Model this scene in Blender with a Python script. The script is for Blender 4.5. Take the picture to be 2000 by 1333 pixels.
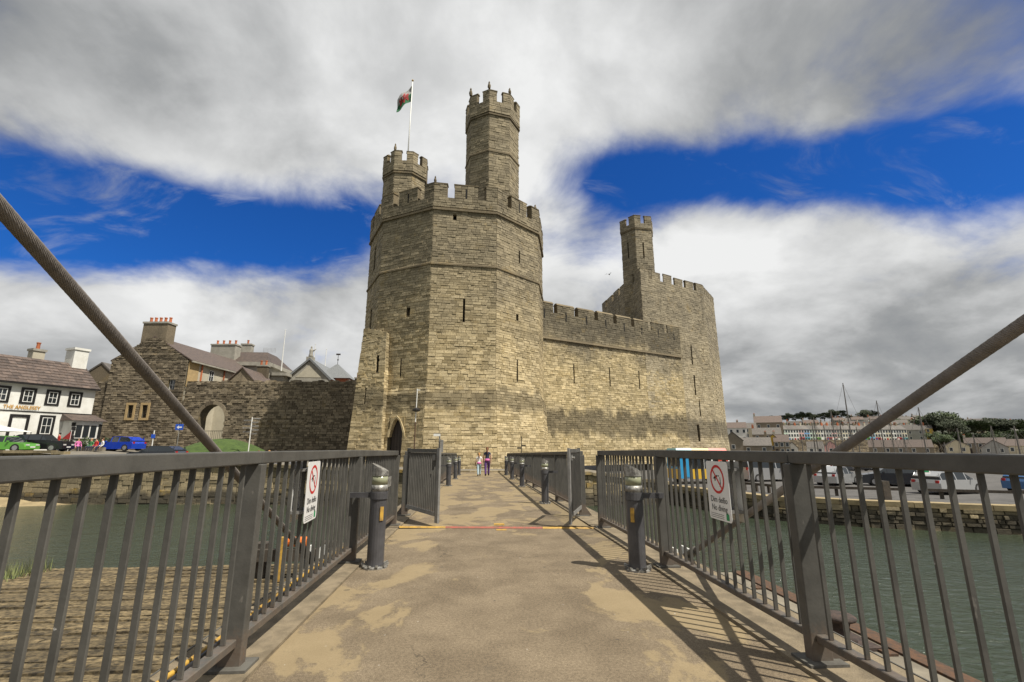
import bpy, bmesh, math, random
from mathutils import Vector, Matrix
R = math.radians
rnd = random.Random(7)
for o in list(bpy.data.objects): bpy.data.objects.remove(o)
scene = bpy.context.scene
COL = scene.collection

# ------------------------------------------------------------------ camera
cam_d = bpy.data.cameras.new('camera'); cam = bpy.data.objects.new('camera', cam_d); COL.objects.link(cam)
cam_d.sensor_width = 36; cam_d.lens = 36 * 920 / 2000; cam_d.clip_start = .05; cam_d.clip_end = 20000
PITCH = math.atan(207 / 920); YAW = R(4.12)
cam.location = (0, 0, 1.4); cam.rotation_euler = (math.pi / 2 + PITCH, 0, -YAW)
scene.camera = cam
scene.render.resolution_x = 1024; scene.render.resolution_y = 682

# ------------------------------------------------------------------ light
SUN_EL = R(58.5); SUN_AZ = math.atan2(.82, -.575)        # azimuth measured from +y towards +x
sd = bpy.data.lights.new('sun', 'SUN'); sd.energy = 5.0; sd.angle = R(.53); sd.color = (1, .94, .83)
sun = bpy.data.objects.new('sun', sd); COL.objects.link(sun)
sdir = Vector((math.sin(SUN_AZ) * math.cos(SUN_EL), math.cos(SUN_AZ) * math.cos(SUN_EL), math.sin(SUN_EL)))
sun.rotation_euler = (-sdir).to_track_quat('-Z', 'Y').to_euler(); sun.location = sdir * 60
vs = scene.view_settings; vs.view_transform = 'Standard'; vs.look = 'None'; vs.exposure = .28; vs.gamma = 1

class NT:
    """small helper to write node trees"""
    def __init__(s, tree): s.t = tree; s.t.nodes.clear()
    def n(s, typ, **kw):
        nd = s.t.nodes.new(typ)
        for k, v in kw.items(): setattr(nd, k, v)
        return nd
    def link(s, a, b): s.t.links.new(a, b)
    def put(s, sock, v):
        if hasattr(v, 'is_output') or isinstance(v, bpy.types.NodeSocket): s.link(v, sock)
        elif v is not None:
            if isinstance(v, (tuple, list)) and sock.type == 'RGBA' and len(v) == 3: v = (*v, 1)
            sock.default_value = v
    def m(s, op, a, b=None, c=None, clamp=False):
        nd = s.n('ShaderNodeMath', operation=op, use_clamp=clamp)
        for i, v in enumerate((a, b, c)):
            if v is not None: s.put(nd.inputs[i], v)
        return nd.outputs[0]
    def vm(s, op, a, b=None):
        nd = s.n('ShaderNodeVectorMath', operation=op); s.put(nd.inputs[0], a)
        if b is not None: s.put(nd.inputs[1], b)
        return nd.outputs[0]
    def mix(s, f, a, b, blend='MIX'):
        nd = s.n('ShaderNodeMix', data_type='RGBA', blend_type=blend); s.put(nd.inputs[0], f); s.put(nd.inputs[6], a); s.put(nd.inputs[7], b)
        return nd.outputs[2]
    def noise(s, vec, scale, detail=4, rough=.55, dist=0, out=0):
        nd = s.n('ShaderNodeTexNoise'); s.put(nd.inputs['Vector'], vec); nd.inputs['Scale'].default_value = scale
        nd.inputs['Detail'].default_value = detail; nd.inputs['Roughness'].default_value = rough; nd.inputs['Distortion'].default_value = dist
        return nd.outputs[out]
    def ramp(s, f, lo, hi, a=0., b=1.):
        nd = s.n('ShaderNodeMapRange', interpolation_type='SMOOTHSTEP'); s.put(nd.inputs[0], f)
        for i, v in zip((1, 2, 3, 4), (lo, hi, a, b)): s.put(nd.inputs[i], v)
        return nd.outputs[0]
    def scale(s, vec, xyz, loc=(0, 0, 0), rot=(0, 0, 0)):
        nd = s.n('ShaderNodeMapping'); s.put(nd.inputs[0], vec); nd.inputs[1].default_value = loc; nd.inputs[2].default_value = rot; nd.inputs[3].default_value = xyz
        return nd.outputs[0]
    def bump(s, h, strength=.3, dist=.02, normal=None):
        nd = s.n('ShaderNodeBump'); nd.inputs['Strength'].default_value = strength; nd.inputs['Distance'].default_value = dist; s.put(nd.inputs['Height'], h)
        if normal is not None: s.put(nd.inputs['Normal'], normal)
        return nd.outputs[0]

# ------------------------------------------------------------------ sky with broken cloud
world = bpy.data.worlds.new('World'); scene.world = world; world.use_nodes = True
w = NT(world.node_tree)
sky = w.n('ShaderNodeTexSky', sky_type='NISHITA', sun_disc=False); sky.sun_elevation = SUN_EL; sky.sun_rotation = SUN_AZ
sky.air_density = 1.0; sky.dust_density = .3; sky.ozone_density = 2.5
tc = w.n('ShaderNodeTexCoord'); dv = tc.outputs['Generated']
sp = w.n('ShaderNodeSeparateXYZ'); w.link(dv, sp.inputs[0]); dx, dy, dz = sp.outputs
el = w.m('MULTIPLY', w.m('ARCSINE', dz), 57.2958); az = w.m('MULTIPLY', w.m('ARCTAN2', dx, dy), 57.2958)
zz = w.m('ADD', w.m('MAXIMUM', dz, 0), .36)
cb = w.n('ShaderNodeCombineXYZ'); w.link(w.m('DIVIDE', dx, zz), cb.inputs[0]); w.link(w.m('DIVIDE', dy, zz), cb.inputs[1]); cb.inputs[2].default_value = 3.7
pl = cb.outputs[0]
wisp = w.noise(w.scale(pl, (1, 1, 1), (.4, .1, 0)), 3.0, 9, .57, .25)
big = w.noise(pl, .9, 4, .5, .2)
def blob(a0, e0, sa, se, k=0, pa=2.):
    da = w.m('SUBTRACT', az, a0); de = w.m('SUBTRACT', w.m('SUBTRACT', el, e0), w.m('MULTIPLY', da, k))
    q = w.m('ADD', w.m('POWER', w.m('ABSOLUTE', w.m('DIVIDE', da, sa)), pa), w.m('POWER', w.m('ABSOLUTE', w.m('DIVIDE', de, se)), 2.))
    return w.m('EXPONENT', w.m('MULTIPLY', q, -1))
cover = w.m('ADD', w.m('SUBTRACT', w.m('MULTIPLY', wisp, 1.3), .2), w.m('MULTIPLY', big, .55))
gaps = w.m('ADD', w.m('ADD', w.m('MULTIPLY', blob(-30, 22.2, 24, 4.6, .15, 4.), 1.4), blob(36, 27.8, 27, 4.3, -.19, 4.)), w.m('ADD', w.m('MULTIPLY', blob(58, 21, 12, 4.5), .55), w.m('MULTIPLY', blob(14, 22.5, 7, 2.5), .35)))
corner = w.m('ADD', blob(-50, 35, 18, 9), blob(55, 36, 22, 8))
cover = w.m('SUBTRACT', w.m('ADD', w.m('SUBTRACT', cover, w.m('MULTIPLY', corner, .2)), w.m('ADD', w.ramp(el, 6, 17, .36, .13), w.ramp(el, 27, 34, 0, .10))), w.m('MULTIPLY', gaps, .72))
dens = w.m('MAXIMUM', w.ramp(cover, .33, .84), w.m('MULTIPLY', w.ramp(w.noise(w.scale(pl, (1, 1.8, 1), (2.3, .7, 0), (0, 0, .5)), 4.2, 8, .6, .6), .50, .74), .42))
shade = w.noise(w.scale(pl, (1, 1, 1), (5.2, 2.2, 1)), 1.5, 7, .55, .3)
low = w.ramp(el, 3, 17, 0, 1)
bright = w.m('ADD', w.m('ADD', w.m('MULTIPLY', w.ramp(shade, .32, .66), .40), w.m('MULTIPLY', w.ramp(wisp, .35, .68), .22)), w.m('MULTIPLY', low, .10))
lit = w.m('ADD', blob(2, 39, 32, 18), w.m('ADD', w.m('MULTIPLY', blob(-33, 11.5, 24, 5.5), .75), w.m('MULTIPLY', blob(27, 20.5, 24, 4.5), .8)))
bright = w.m('ADD', w.m('ADD', bright, .16), w.m('SUBTRACT', w.m('MULTIPLY', lit, .48), w.m('MULTIPLY', corner, .34)), clamp=True)
ccol = w.n('ShaderNodeValToRGB'); w.link(bright, ccol.inputs[0]); cr = ccol.color_ramp
cr.elements[0].position = .0; cr.elements[0].color = (.15, .17, .20, 1); cr.elements[1].position = 1; cr.elements[1].color = (.95, .955, .95, 1)
e_ = cr.elements.new(.45); e_.color = (.40, .41, .415, 1)
blue = w.mix(1, sky.outputs[0], (.13, .52, 1.18), 'MULTIPLY')
cl10 = w.mix(1, ccol.outputs[0], (10, 10, 10), 'MULTIPLY')
bg = w.n('ShaderNodeBackground'); w.link(w.mix(dens, blue, cl10), bg.inputs[0]); bg.inputs[1].default_value = .075
wo = w.n('ShaderNodeOutputWorld'); w.link(bg.outputs[0], wo.inputs[0])

# ------------------------------------------------------------------ materials
M = {}
def newmat(name):
    m = bpy.data.materials.new(name); m.use_nodes = True; t = NT(m.node_tree)
    b = t.n('ShaderNodeBsdfPrincipled'); o = t.n('ShaderNodeOutputMaterial'); t.link(b.outputs[0], o.inputs[0]); M[name] = m
    return t, b
def pos(t): return t.n('ShaderNodeNewGeometry').outputs['Position']
def rand_piece(t):
    g = t.n('ShaderNodeNewGeometry').outputs['Random Per Island']; o = t.n('ShaderNodeObjectInfo').outputs['Random']
    return t.m('FRACT', t.m('ADD', g, t.m('MULTIPLY', o, 7.13)))
def plain(name, c, c2=None, scale=6., rough=.6, bump=.0, bscale=30., metal=0., var=0., spec=.5, stretch=(1, 1, 1)):
    """mottled surface: two colours mixed by noise, optional relief, optional tone shift per piece"""
    t, b = newmat(name); p = t.scale(pos(t), stretch)
    c2 = c2 or tuple(x * .72 for x in c)
    col = t.mix(t.ramp(t.noise(p, scale, 6, .62), .32, .68), c2, c)
    if var:
        r = rand_piece(t); f = t.m('ADD', t.m('MULTIPLY', r, 2 * var), 1 - var)
        cc = t.n('ShaderNodeCombineXYZ')
        for i in range(3): t.link(f, cc.inputs[i])
        col = t.mix(1, col, cc.outputs[0], 'MULTIPLY')
    t.put(b.inputs['Base Color'], col); b.inputs['Metallic'].default_value = metal; b.inputs['Specular IOR Level'].default_value = spec
    t.put(b.inputs['Roughness'], t.m('ADD', t.m('MULTIPLY', t.noise(p, scale * 2.3, 4), .25), rough - .12))
    if bump: t.put(b.inputs['Normal'], t.bump(t.noise(p, bscale, 6, .65), bump, .02))
    return M[name]
def stone_mat(name, lo, hi, top=None, ztop=(14, 26), ochre=(.42, .30, .11), och=.35, dark=(.045, .042, .036), darkz=None, rough=.88, stain=.6, zlight=None):
    """masonry: tone per stone, grain, lichen, rain stains; optional change of stone tone with height"""
    t, b = newmat(name); p = pos(t); r = rand_piece(t); sx = t.n('ShaderNodeSeparateXYZ'); t.link(p, sx.inputs[0]); z = sx.outputs[2]
    col = t.mix(r, lo, hi)
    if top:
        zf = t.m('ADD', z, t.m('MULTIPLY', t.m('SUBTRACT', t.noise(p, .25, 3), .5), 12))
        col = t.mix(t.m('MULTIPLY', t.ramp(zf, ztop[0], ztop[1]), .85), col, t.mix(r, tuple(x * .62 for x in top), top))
    oc = t.m('MULTIPLY', t.ramp(t.noise(p, .55, 5, .7), .52, .70), t.ramp(t.m('FRACT', t.m('MULTIPLY', r, 5.37)), .35, .8))
    col = t.mix(t.m('MULTIPLY', oc, och), col, ochre)
    st = t.ramp(t.noise(t.scale(p, (.9, .9, .16)), .8, 6, .68), .54, .76)
    col = t.mix(t.m('MULTIPLY', st, stain), col, dark)
    if darkz:
        for (z0, z1, amt) in darkz:
            zn = t.m('ADD', z, t.m('MULTIPLY', t.m('SUBTRACT', t.noise(t.scale(p, (1, 1, .3)), .7, 4), .5), (z1 - z0) * 1.1))
            band = t.m('MULTIPLY', t.ramp(zn, z0, z0 + (z1 - z0) * .3), t.ramp(zn, z0 + (z1 - z0) * .7, z1, 1, 0))
            col = t.mix(t.m('MULTIPLY', band, amt), col, dark)
    pt = t.noise(p, .38, 4, .6, .6); col = t.mix(1, col, t.mix(t.ramp(pt, .35, .66), (.84, .84, .85), (1.07, 1.06, 1.04)), 'MULTIPLY')
    gr = t.noise(p, 7, 7, .72)
    col = t.mix(1, col, t.mix(t.ramp(gr, .3, .72), (.74, .73, .72), (1.14, 1.13, 1.11)), 'MULTIPLY')
    t.put(b.inputs['Base Color'], col); b.inputs['Roughness'].default_value = rough; b.inputs['Specular IOR Level'].default_value = .25
    t.put(b.inputs['Normal'], t.bump(t.noise(p, 11, 7, .7), .55, .05))
    return M[name]
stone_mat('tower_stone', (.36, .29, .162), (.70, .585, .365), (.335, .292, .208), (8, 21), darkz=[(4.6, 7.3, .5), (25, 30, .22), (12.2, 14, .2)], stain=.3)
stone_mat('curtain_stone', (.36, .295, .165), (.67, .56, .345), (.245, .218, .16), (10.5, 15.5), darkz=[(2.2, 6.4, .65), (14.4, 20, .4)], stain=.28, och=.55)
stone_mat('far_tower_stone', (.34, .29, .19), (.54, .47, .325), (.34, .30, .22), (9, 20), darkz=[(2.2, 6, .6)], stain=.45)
stone_mat('mortar', (.16, .131, .084), (.22, .182, .12), stain=.5)
stone_mat('rubble_stone', (.115, .094, .066), (.33, .278, .20), och=.2, stain=.5)
stone_mat('rubble_mortar', (.11, .098, .072), (.14, .125, .092), stain=.4)
stone_mat('quay_stone', (.16, .135, .085), (.36, .30, .19), ochre=(.42, .28, .06), och=.85, darkz=[(-3.3, -1.9, .8)], stain=.45)
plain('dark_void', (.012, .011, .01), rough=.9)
plain('lead', (.20, .21, .215), rough=.55, bump=.1)
plain('slate', (.125, .09, .072), (.075, .057, .049), 3, .62, .3, 18, var=.3)
plain('slate_grey', (.13, .115, .10), (.08, .072, .065), 2, .62, .3, 18, var=.25)
plain('ridge_tile', (.13, .12, .11), rough=.8)
plain('white_render', (.74, .74, .70), (.62, .61, .56), 1.2, .8, .08, 40)
plain('black_paint', (.018, .017, .017), rough=.4)
plain('white_paint', (.78, .78, .75), (.68, .68, .64), 5, .45)
plain('terracotta', (.50, .15, .055), (.36, .11, .05), 8, .75, var=.2)
plain('cream_render', (.50, .46, .36), (.42, .385, .30), 1, .8)
plain('ashlar_grey', (.36, .34, .29), (.27, .255, .215), 1.3, .8, .1, 20)
plain('sandstone', (.46, .33, .16), (.36, .26, .13), 2, .85, .2, 18)
plain('door_dark', (.035, .025, .02), rough=.6, bump=.2)
t, b = newmat('window_glass'); b.inputs['Base Color'].default_value = (.02, .025, .03, 1); b.inputs['Roughness'].default_value = .06; b.inputs['Specular IOR Level'].default_value = .8
# bridge paint: dark olive grey, chalky wear and chips
t, b = newmat('rail_paint'); p = pos(t)
col = t.mix(t.ramp(t.noise(p, 3.5, 6, .65), .3, .7), (.062, .060, .054), (.100, .096, .086))
col = t.mix(t.m('MULTIPLY', t.ramp(t.noise(t.scale(p, (1, 1, .35)), 17, 6, .7), .66, .72), .6), col, (.20, .185, .165))
col = t.mix(t.ramp(t.noise(p, 5.2, 5, .7), .70, .715), col, (.42, .41, .39))
col = t.mix(t.m('MULTIPLY', t.ramp(t.noise(p, 9, 5, .7), .68, .76), .75), col, (.12, .05, .022))
sz = t.n('ShaderNodeSeparateXYZ'); t.link(p, sz.inputs[0])
foot = t.m('MULTIPLY', t.ramp(t.m('ADD', sz.outputs[2], t.m('MULTIPLY', t.noise(p, 12, 5, .7), .45)), .36, .50, 1, 0), .5); col = t.mix(foot, col, t.mix(t.noise(p, 30, 4), (.20, .175, .14), (.12, .055, .025)))
t.put(b.inputs['Base Color'], col); t.put(b.inputs['Roughness'], t.m('ADD', t.m('MULTIPLY', t.noise(p, 20, 5), .3), .4)); t.put(b.inputs['Normal'], t.bump(t.noise(p, 42, 5, .6), .22, .006))
plain('gate_steel', (.25, .245, .235), (.17, .165, .155), 7, .5, .15, 40)
plain('bollard_paint', (.085, .084, .09), (.055, .054, .058), 4, .42, .12, 50)
plain('worn_metal', (.42, .41, .38), (.13, .125, .115), 14, .4, .3, 40, metal=.3)
t, b = newmat('lamp_lens'); b.inputs['Base Color'].default_value = (.28, .29, .19, 1); b.inputs['Roughness'].default_value = .18
plain('sign_white', (.80, .80, .79), (.75, .75, .74), 8, .35)
plain('sign_red', (.60, .02, .02), (.55, .02, .02), 8, .4)
plain('sign_black', (.02, .02, .02), rough=.5)
plain('sign_green', (.02, .30, .11), rough=.5)
plain('sign_blue', (.02, .10, .55), rough=.4)
plain('yellow_paint', (.55, .33, .05), (.28, .17, .05), 12, .6)
plain('red_paint', (.36, .09, .06), (.22, .09, .06), 12, .6)
plain('orange_paint', (.80, .22, .03), (.6, .15, .03), 8, .5)
plain('iron', (.075, .05, .04), (.035, .027, .024), 12, .85, .5, 40)
plain('rust', (.12, .06, .03), (.06, .04, .028), 14, .9, .5, 40)
plain('cable', (.23, .205, .185), (.17, .152, .137), 9, .6, .2, 60)
# deck: worn grit surfacing; the top coat is gone in tongues, showing a smooth tan base
t, b = newmat('deck_surface'); p = pos(t)
base = t.mix(t.ramp(t.noise(p, 1.6, 6, .62), .3, .7), (.140, .110, .075), (.215, .172, .119))
g2 = t.noise(p, 46, 4, .75); base = t.mix(1, base, t.mix(t.ramp(g2, .34, .66), (.74, .73, .72), (1.22, 1.22, 1.2)), 'MULTIPLY'); spk = t.noise(p, 150, 3, .7); base = t.mix(1, base, t.mix(t.ramp(spk, .33, .67), (.62, .62, .62), (1.32, 1.3, 1.26)), 'MULTIPLY')
n1 = t.noise(t.scale(p, (1.25, .8, 1)), .85, 8, .6, .5)
sx = t.n('ShaderNodeSeparateXYZ'); t.link(p, sx.inputs[0]); far = t.ramp(sx.outputs[1], 8.4, 9.6, 0, .085)
edge = t.ramp(t.m('ABSOLUTE', t.m('SUBTRACT', sx.outputs[0], .36)), .3, 1.7, -.05, .045)
bare = t.m('MULTIPLY', t.ramp(t.m('ADD', t.m('ADD', t.m('ADD', n1, far), edge), t.m('MULTIPLY', t.m('SUBTRACT', t.noise(p, 38, 5, .75), .5), .10)), .545, .585), t.ramp(spk, .22, .42, .35, 1))
base = t.mix(t.m('MULTIPLY', bare, .72), base, t.mix(t.noise(p, 4, 5), (.245, .187, .103), (.325, .253, .145)))
dirt = t.ramp(t.noise(p, 2.3, 7, .7, .4), .58, .74)
base = t.mix(t.m('MULTIPLY', dirt, .35), base, (.10, .085, .065))
vo = t.n('ShaderNodeTexVoronoi', feature='DISTANCE_TO_EDGE'); t.put(vo.inputs['Vector'], t.vm('ADD', t.scale(p, (.55, .22, 1)), t.vm('MULTIPLY', t.noise(p, 2.5, 5, .6, out=1), (.35, .35, 0)))); vo.inputs['Scale'].default_value = 1.
crack = t.m('MULTIPLY', t.ramp(vo.outputs['Distance'], .0, .006, 1, 0), t.ramp(t.noise(p, .5, 2), .48, .6))
base = t.mix(t.m('MULTIPLY', crack, .75), base, (.03, .026, .02))
drop = t.ramp(t.noise(p, 23, 2, .5), .755, .775); base = t.mix(t.m('MULTIPLY', drop, .6), base, (.5, .49, .46))
gum = t.ramp(t.noise(p, 9, 2, .4), .27, .25); base = t.mix(t.m('MULTIPLY', gum, .5), base, (.05, .045, .04))
t.put(b.inputs['Base Color'], base); b.inputs['Roughness'].default_value = .88; b.inputs['Specular IOR Level'].default_value = .3
hh = t.m('SUBTRACT', t.m('MULTIPLY', spk, .5), t.m('MULTIPLY', bare, .5)); t.put(b.inputs['Normal'], t.bump(hh, .5, .008))
plain('deck_edge', (.25, .20, .13), (.14, .112, .072), 5, .85, .5, 70)
plain('deck_steel', (.12, .115, .10), (.075, .07, .06), 6, .7, .2, 40)
plain('plank_wood', (.21, .158, .082), (.03, .023, .012), 9, .92, 1., 26, var=.4, stretch=(1.2, 1.8, 1))
plain('dark_timber', (.075, .06, .045), (.04, .033, .026), 6, .85, .5, 20)
plain('concrete', (.25, .22, .165), (.15, .13, .10), 2.2, .88, .35, 30)
plain('asphalt', (.105, .10, .095), (.075, .072, .069), 1.1, .9, .3, 60)
plain('paving', (.20, .18, .145), (.15, .135, .11), 1.5, .9, .3, 30)
plain('sand_bank', (.36, .285, .16), (.23, .18, .10), 1.4, .95, .5, 9)
plain('turf', (.065, .105, .022), (.04, .07, .016), 2, .95, .6, 30)
plain('hill_ground', (.10, .105, .05), (.065, .08, .035), .05, .95)
plain('mountain', (.075, .085, .10), (.06, .068, .08), .01, .95)  # grey-blue haze of distance is put into the colour, no air volume
plain('bark', (.07, .055, .04), rough=.9, bump=.4)
t, b = newmat('leaf'); p = pos(t); r = rand_piece(t)
t.put(b.inputs['Base Color'], t.mix(r, (.022, .042, .014), (.075, .105, .03))); b.inputs['Roughness'].default_value = .7
t, b = newmat('dark_leaf'); p = pos(t); r = rand_piece(t)
t.put(b.inputs['Base Color'], t.mix(r, (.018, .028, .012), (.045, .058, .022))); b.inputs['Roughness'].default_value = .75
t, b = newmat('water'); p = pos(t)
t.put(b.inputs['Base Color'], t.mix(t.noise(p, .12, 3), (.028, .040, .025), (.056, .068, .044))); b.inputs['Roughness'].default_value = .10; b.inputs['IOR'].default_value = 1.33
wv = t.m('ADD', t.m('MULTIPLY', t.noise(t.scale(p, (1, 1.7, 1), rot=(0, 0, .5)), 2.4, 5, .6, .6), 1.), t.m('MULTIPLY', t.noise(t.scale(p, (1, 1.4, 1), rot=(0, 0, -.3)), .55, 3, .5), 1.2))
t.put(b.inputs['Normal'], t.bump(wv, .75, .16))
plain('tyre', (.02, .02, .02), rough=.85); plain('rim', (.45, .45, .46), rough=.35, metal=.6)
plain('light_red', (.45, .02, .02), rough=.25); plain('light_clear', (.7, .7, .68), rough=.15)
plain('skin', (.52, .31, .22), (.47, .27, .19), 6, .6)
def paint(name, c, rough=.28, metal=.0):
    if name in M: return M[name]
    t, b = newmat(name); p = pos(t); t.put(b.inputs['Base Color'], t.mix(t.noise(p, 2.5, 4), tuple(x * .86 for x in c), c))
    b.inputs['Roughness'].default_value = rough; b.inputs['Metallic'].default_value = metal; b.inputs['Coat Weight'].default_value = .4 if rough < .4 else 0
    return M[name]
def cloth(name, c): return paint(name, c, .85)

# ------------------------------------------------------------------ mesh helpers
def wm(o):
    m = o.matrix_basis.copy()
    return wm(o.parent) @ m if o.parent else m
def tag(o, label=None, cat=None, group=None, kind=None):
    if label: o['label'] = label
    if cat: o['category'] = cat
    if group: o['group'] = group
    if kind: o['kind'] = kind
    return o
def thing(name, label, cat, loc=(0, 0, 0), rz=0., group=None):
    o = bpy.data.objects.new(name, None); COL.objects.link(o); o.empty_display_size = .3
    o.location = loc; o.rotation_euler = (0, 0, rz)
    return tag(o, label, cat, group)
class MB:
    def __init__(s): s.v = []; s.f = []; s.mi = []; s.k = 0
    def mat(s, k): s.k = k; return s
    def face(s, pts):
        i = len(s.v); s.v += [tuple(p) for p in pts]; s.f.append(tuple(range(i, i + len(pts)))); s.mi.append(s.k); return s
    def poly(s, verts, faces):
        i = len(s.v); s.v += [tuple(p) for p in verts]
        for f in faces: s.f.append(tuple(i + a for a in f)); s.mi.append(s.k)
        return s
    def box8(s, p):     # p: 4 bottom ccw, 4 top ccw
        return s.poly(p, [(3, 2, 1, 0), (4, 5, 6, 7), (0, 1, 5, 4), (1, 2, 6, 5), (2, 3, 7, 6), (3, 0, 4, 7)])
    def box(s, x0, x1, y0, y1, z0, z1):
        return s.box8([(x0, y0, z0), (x1, y0, z0), (x1, y1, z0), (x0, y1, z0), (x0, y0, z1), (x1, y0, z1), (x1, y1, z1), (x0, y1, z1)])
    def obox(s, c, u, v, n, a, b_, d):   # oriented box: centre, unit axes, half sizes
        c, u, v, n = Vector(c), Vector(u) * a, Vector(v) * b_, Vector(n) * d
        return s.box8([c - u - v - n, c + u - v - n, c + u + v - n, c - u + v - n, c - u - v + n, c + u - v + n, c + u + v + n, c - u + v + n])
    def cyl(s, p0, p1, r0, r1=None, n=10, caps=True):
        p0, p1 = Vector(p0), Vector(p1); r1 = r0 if r1 is None else r1; d = (p1 - p0).normalized()
        a = d.orthogonal().normalized(); c = d.cross(a); i = len(s.v)
        for p, r in ((p0, r0), (p1, r1)):
            for k in range(n):
                t = 2 * math.pi * k / n; s.v.append(tuple(p + (a * math.cos(t) + c * math.sin(t)) * r))
        for k in range(n): s.f.append((i + k, i + (k + 1) % n, i + n + (k + 1) % n, i + n + k)); s.mi.append(s.k)
        if caps:
            s.f.append(tuple(i + k for k in reversed(range(n)))); s.f.append(tuple(i + n + k for k in range(n))); s.mi += [s.k, s.k]
        return s
    def lathe(s, prof, c=(0, 0, 0), n=16):   # prof: (r, z)
        i = len(s.v)
        for r, z in prof:
            for k in range(n):
                t = 2 * math.pi * k / n; s.v.append((c[0] + r * math.cos(t), c[1] + r * math.sin(t), c[2] + z))
        for j in range(len(prof) - 1):
            for k in range(n): s.f.append((i + j * n + k, i + j * n + (k + 1) % n, i + (j + 1) * n + (k + 1) % n, i + (j + 1) * n + k)); s.mi.append(s.k)
        s.f.append(tuple(i + k for k in reversed(range(n)))); s.f.append(tuple(i + (len(prof) - 1) * n + k for k in range(n))); s.mi += [s.k, s.k]
        return s
    def prism(s, pts, z0, z1, pts2=None):   # polygon (ccw from above) between two heights
        n = len(pts); q = pts2 or pts; i = len(s.v)
        s.v += [(p[0], p[1], z0) for p in pts] + [(p[0], p[1], z1) for p in q]
        s.f.append(tuple(i + k for k in reversed(range(n)))); s.f.append(tuple(i + n + k for k in range(n))); s.mi += [s.k, s.k]
        for k in range(n): s.f.append((i + k, i + (k + 1) % n, i + n + (k + 1) % n, i + n + k)); s.mi.append(s.k)
        return s
    def extr(s, pts, d):     # planar outline (3D points) extruded by vector d
        n = len(pts); d = Vector(d); i = len(s.v)
        s.v += [tuple(p) for p in pts] + [tuple(Vector(p) + d) for p in pts]
        s.f.append(tuple(i + k for k in range(n))); s.f.append(tuple(i + n + k for k in reversed(range(n)))); s.mi += [s.k, s.k]
        for k in range(n): s.f.append((i + k, i + n + k, i + n + (k + 1) % n, i + (k + 1) % n)); s.mi.append(s.k)
        return s
    def build(s, name, mats, parent=None, smooth=False, world=False, fix=True):
        me = bpy.data.meshes.new(name); v = s.v
        if parent is not None and world:
            inv = wm(parent).inverted(); v = [tuple(inv @ Vector(p)) for p in v]
        me.from_pydata(v, [], s.f)
        for m in (mats if isinstance(mats, (list, tuple)) else [mats]): me.materials.append(M[m] if isinstance(m, str) else m)
        if any(s.mi): me.polygons.foreach_set('material_index', s.mi)
        if fix:
            bm = bmesh.new(); bm.from_mesh(me); bmesh.ops.recalc_face_normals(bm, faces=bm.faces); bm.to_mesh(me); bm.free()
        if smooth:
            for p in me.polygons: p.use_smooth = True
        o = bpy.data.objects.new(name, me); COL.objects.link(o)
        if parent is not None: o.parent = parent
        return o
def copy_tree(o, parent=None):
    c = o.copy(); COL.objects.link(c)
    if parent is not None: c.parent = parent
    for ch in list(o.children): copy_tree(ch, c)
    return c
def struct(o): o['kind'] = 'structure'; return o
# ------------------------------------------------------------------ masonry
UP = Vector((0, 0, 1)); EYE = Vector((0, 0, 1.4))
def unit_stone(seed):
    r = random.Random(seed); j = lambda a: r.uniform(-a, a)
    v = [(sx, sy, -1) for sx, sy in ((-1, -1), (1, -1), (1, 1), (-1, 1))]
    v += [(sx + j(.03), sy + j(.05), .45 + j(.2)) for sx, sy in ((-1, -1), (1, -1), (1, 1), (-1, 1))]
    v += [(sx * .965 + j(.02), sy * .91 + j(.05), 1 + j(.2)) for sx, sy in ((-1, -1), (1, -1), (1, 1), (-1, 1))]
    f = [(0, 1, 5, 4), (1, 2, 6, 5), (2, 3, 7, 6), (3, 0, 4, 7), (4, 5, 9, 8), (5, 6, 10, 9), (6, 7, 11, 10), (7, 4, 8, 11), (8, 9, 10, 11)]
    return v, f
UNIT = [unit_stone(k) for k in range(8)]
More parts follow.
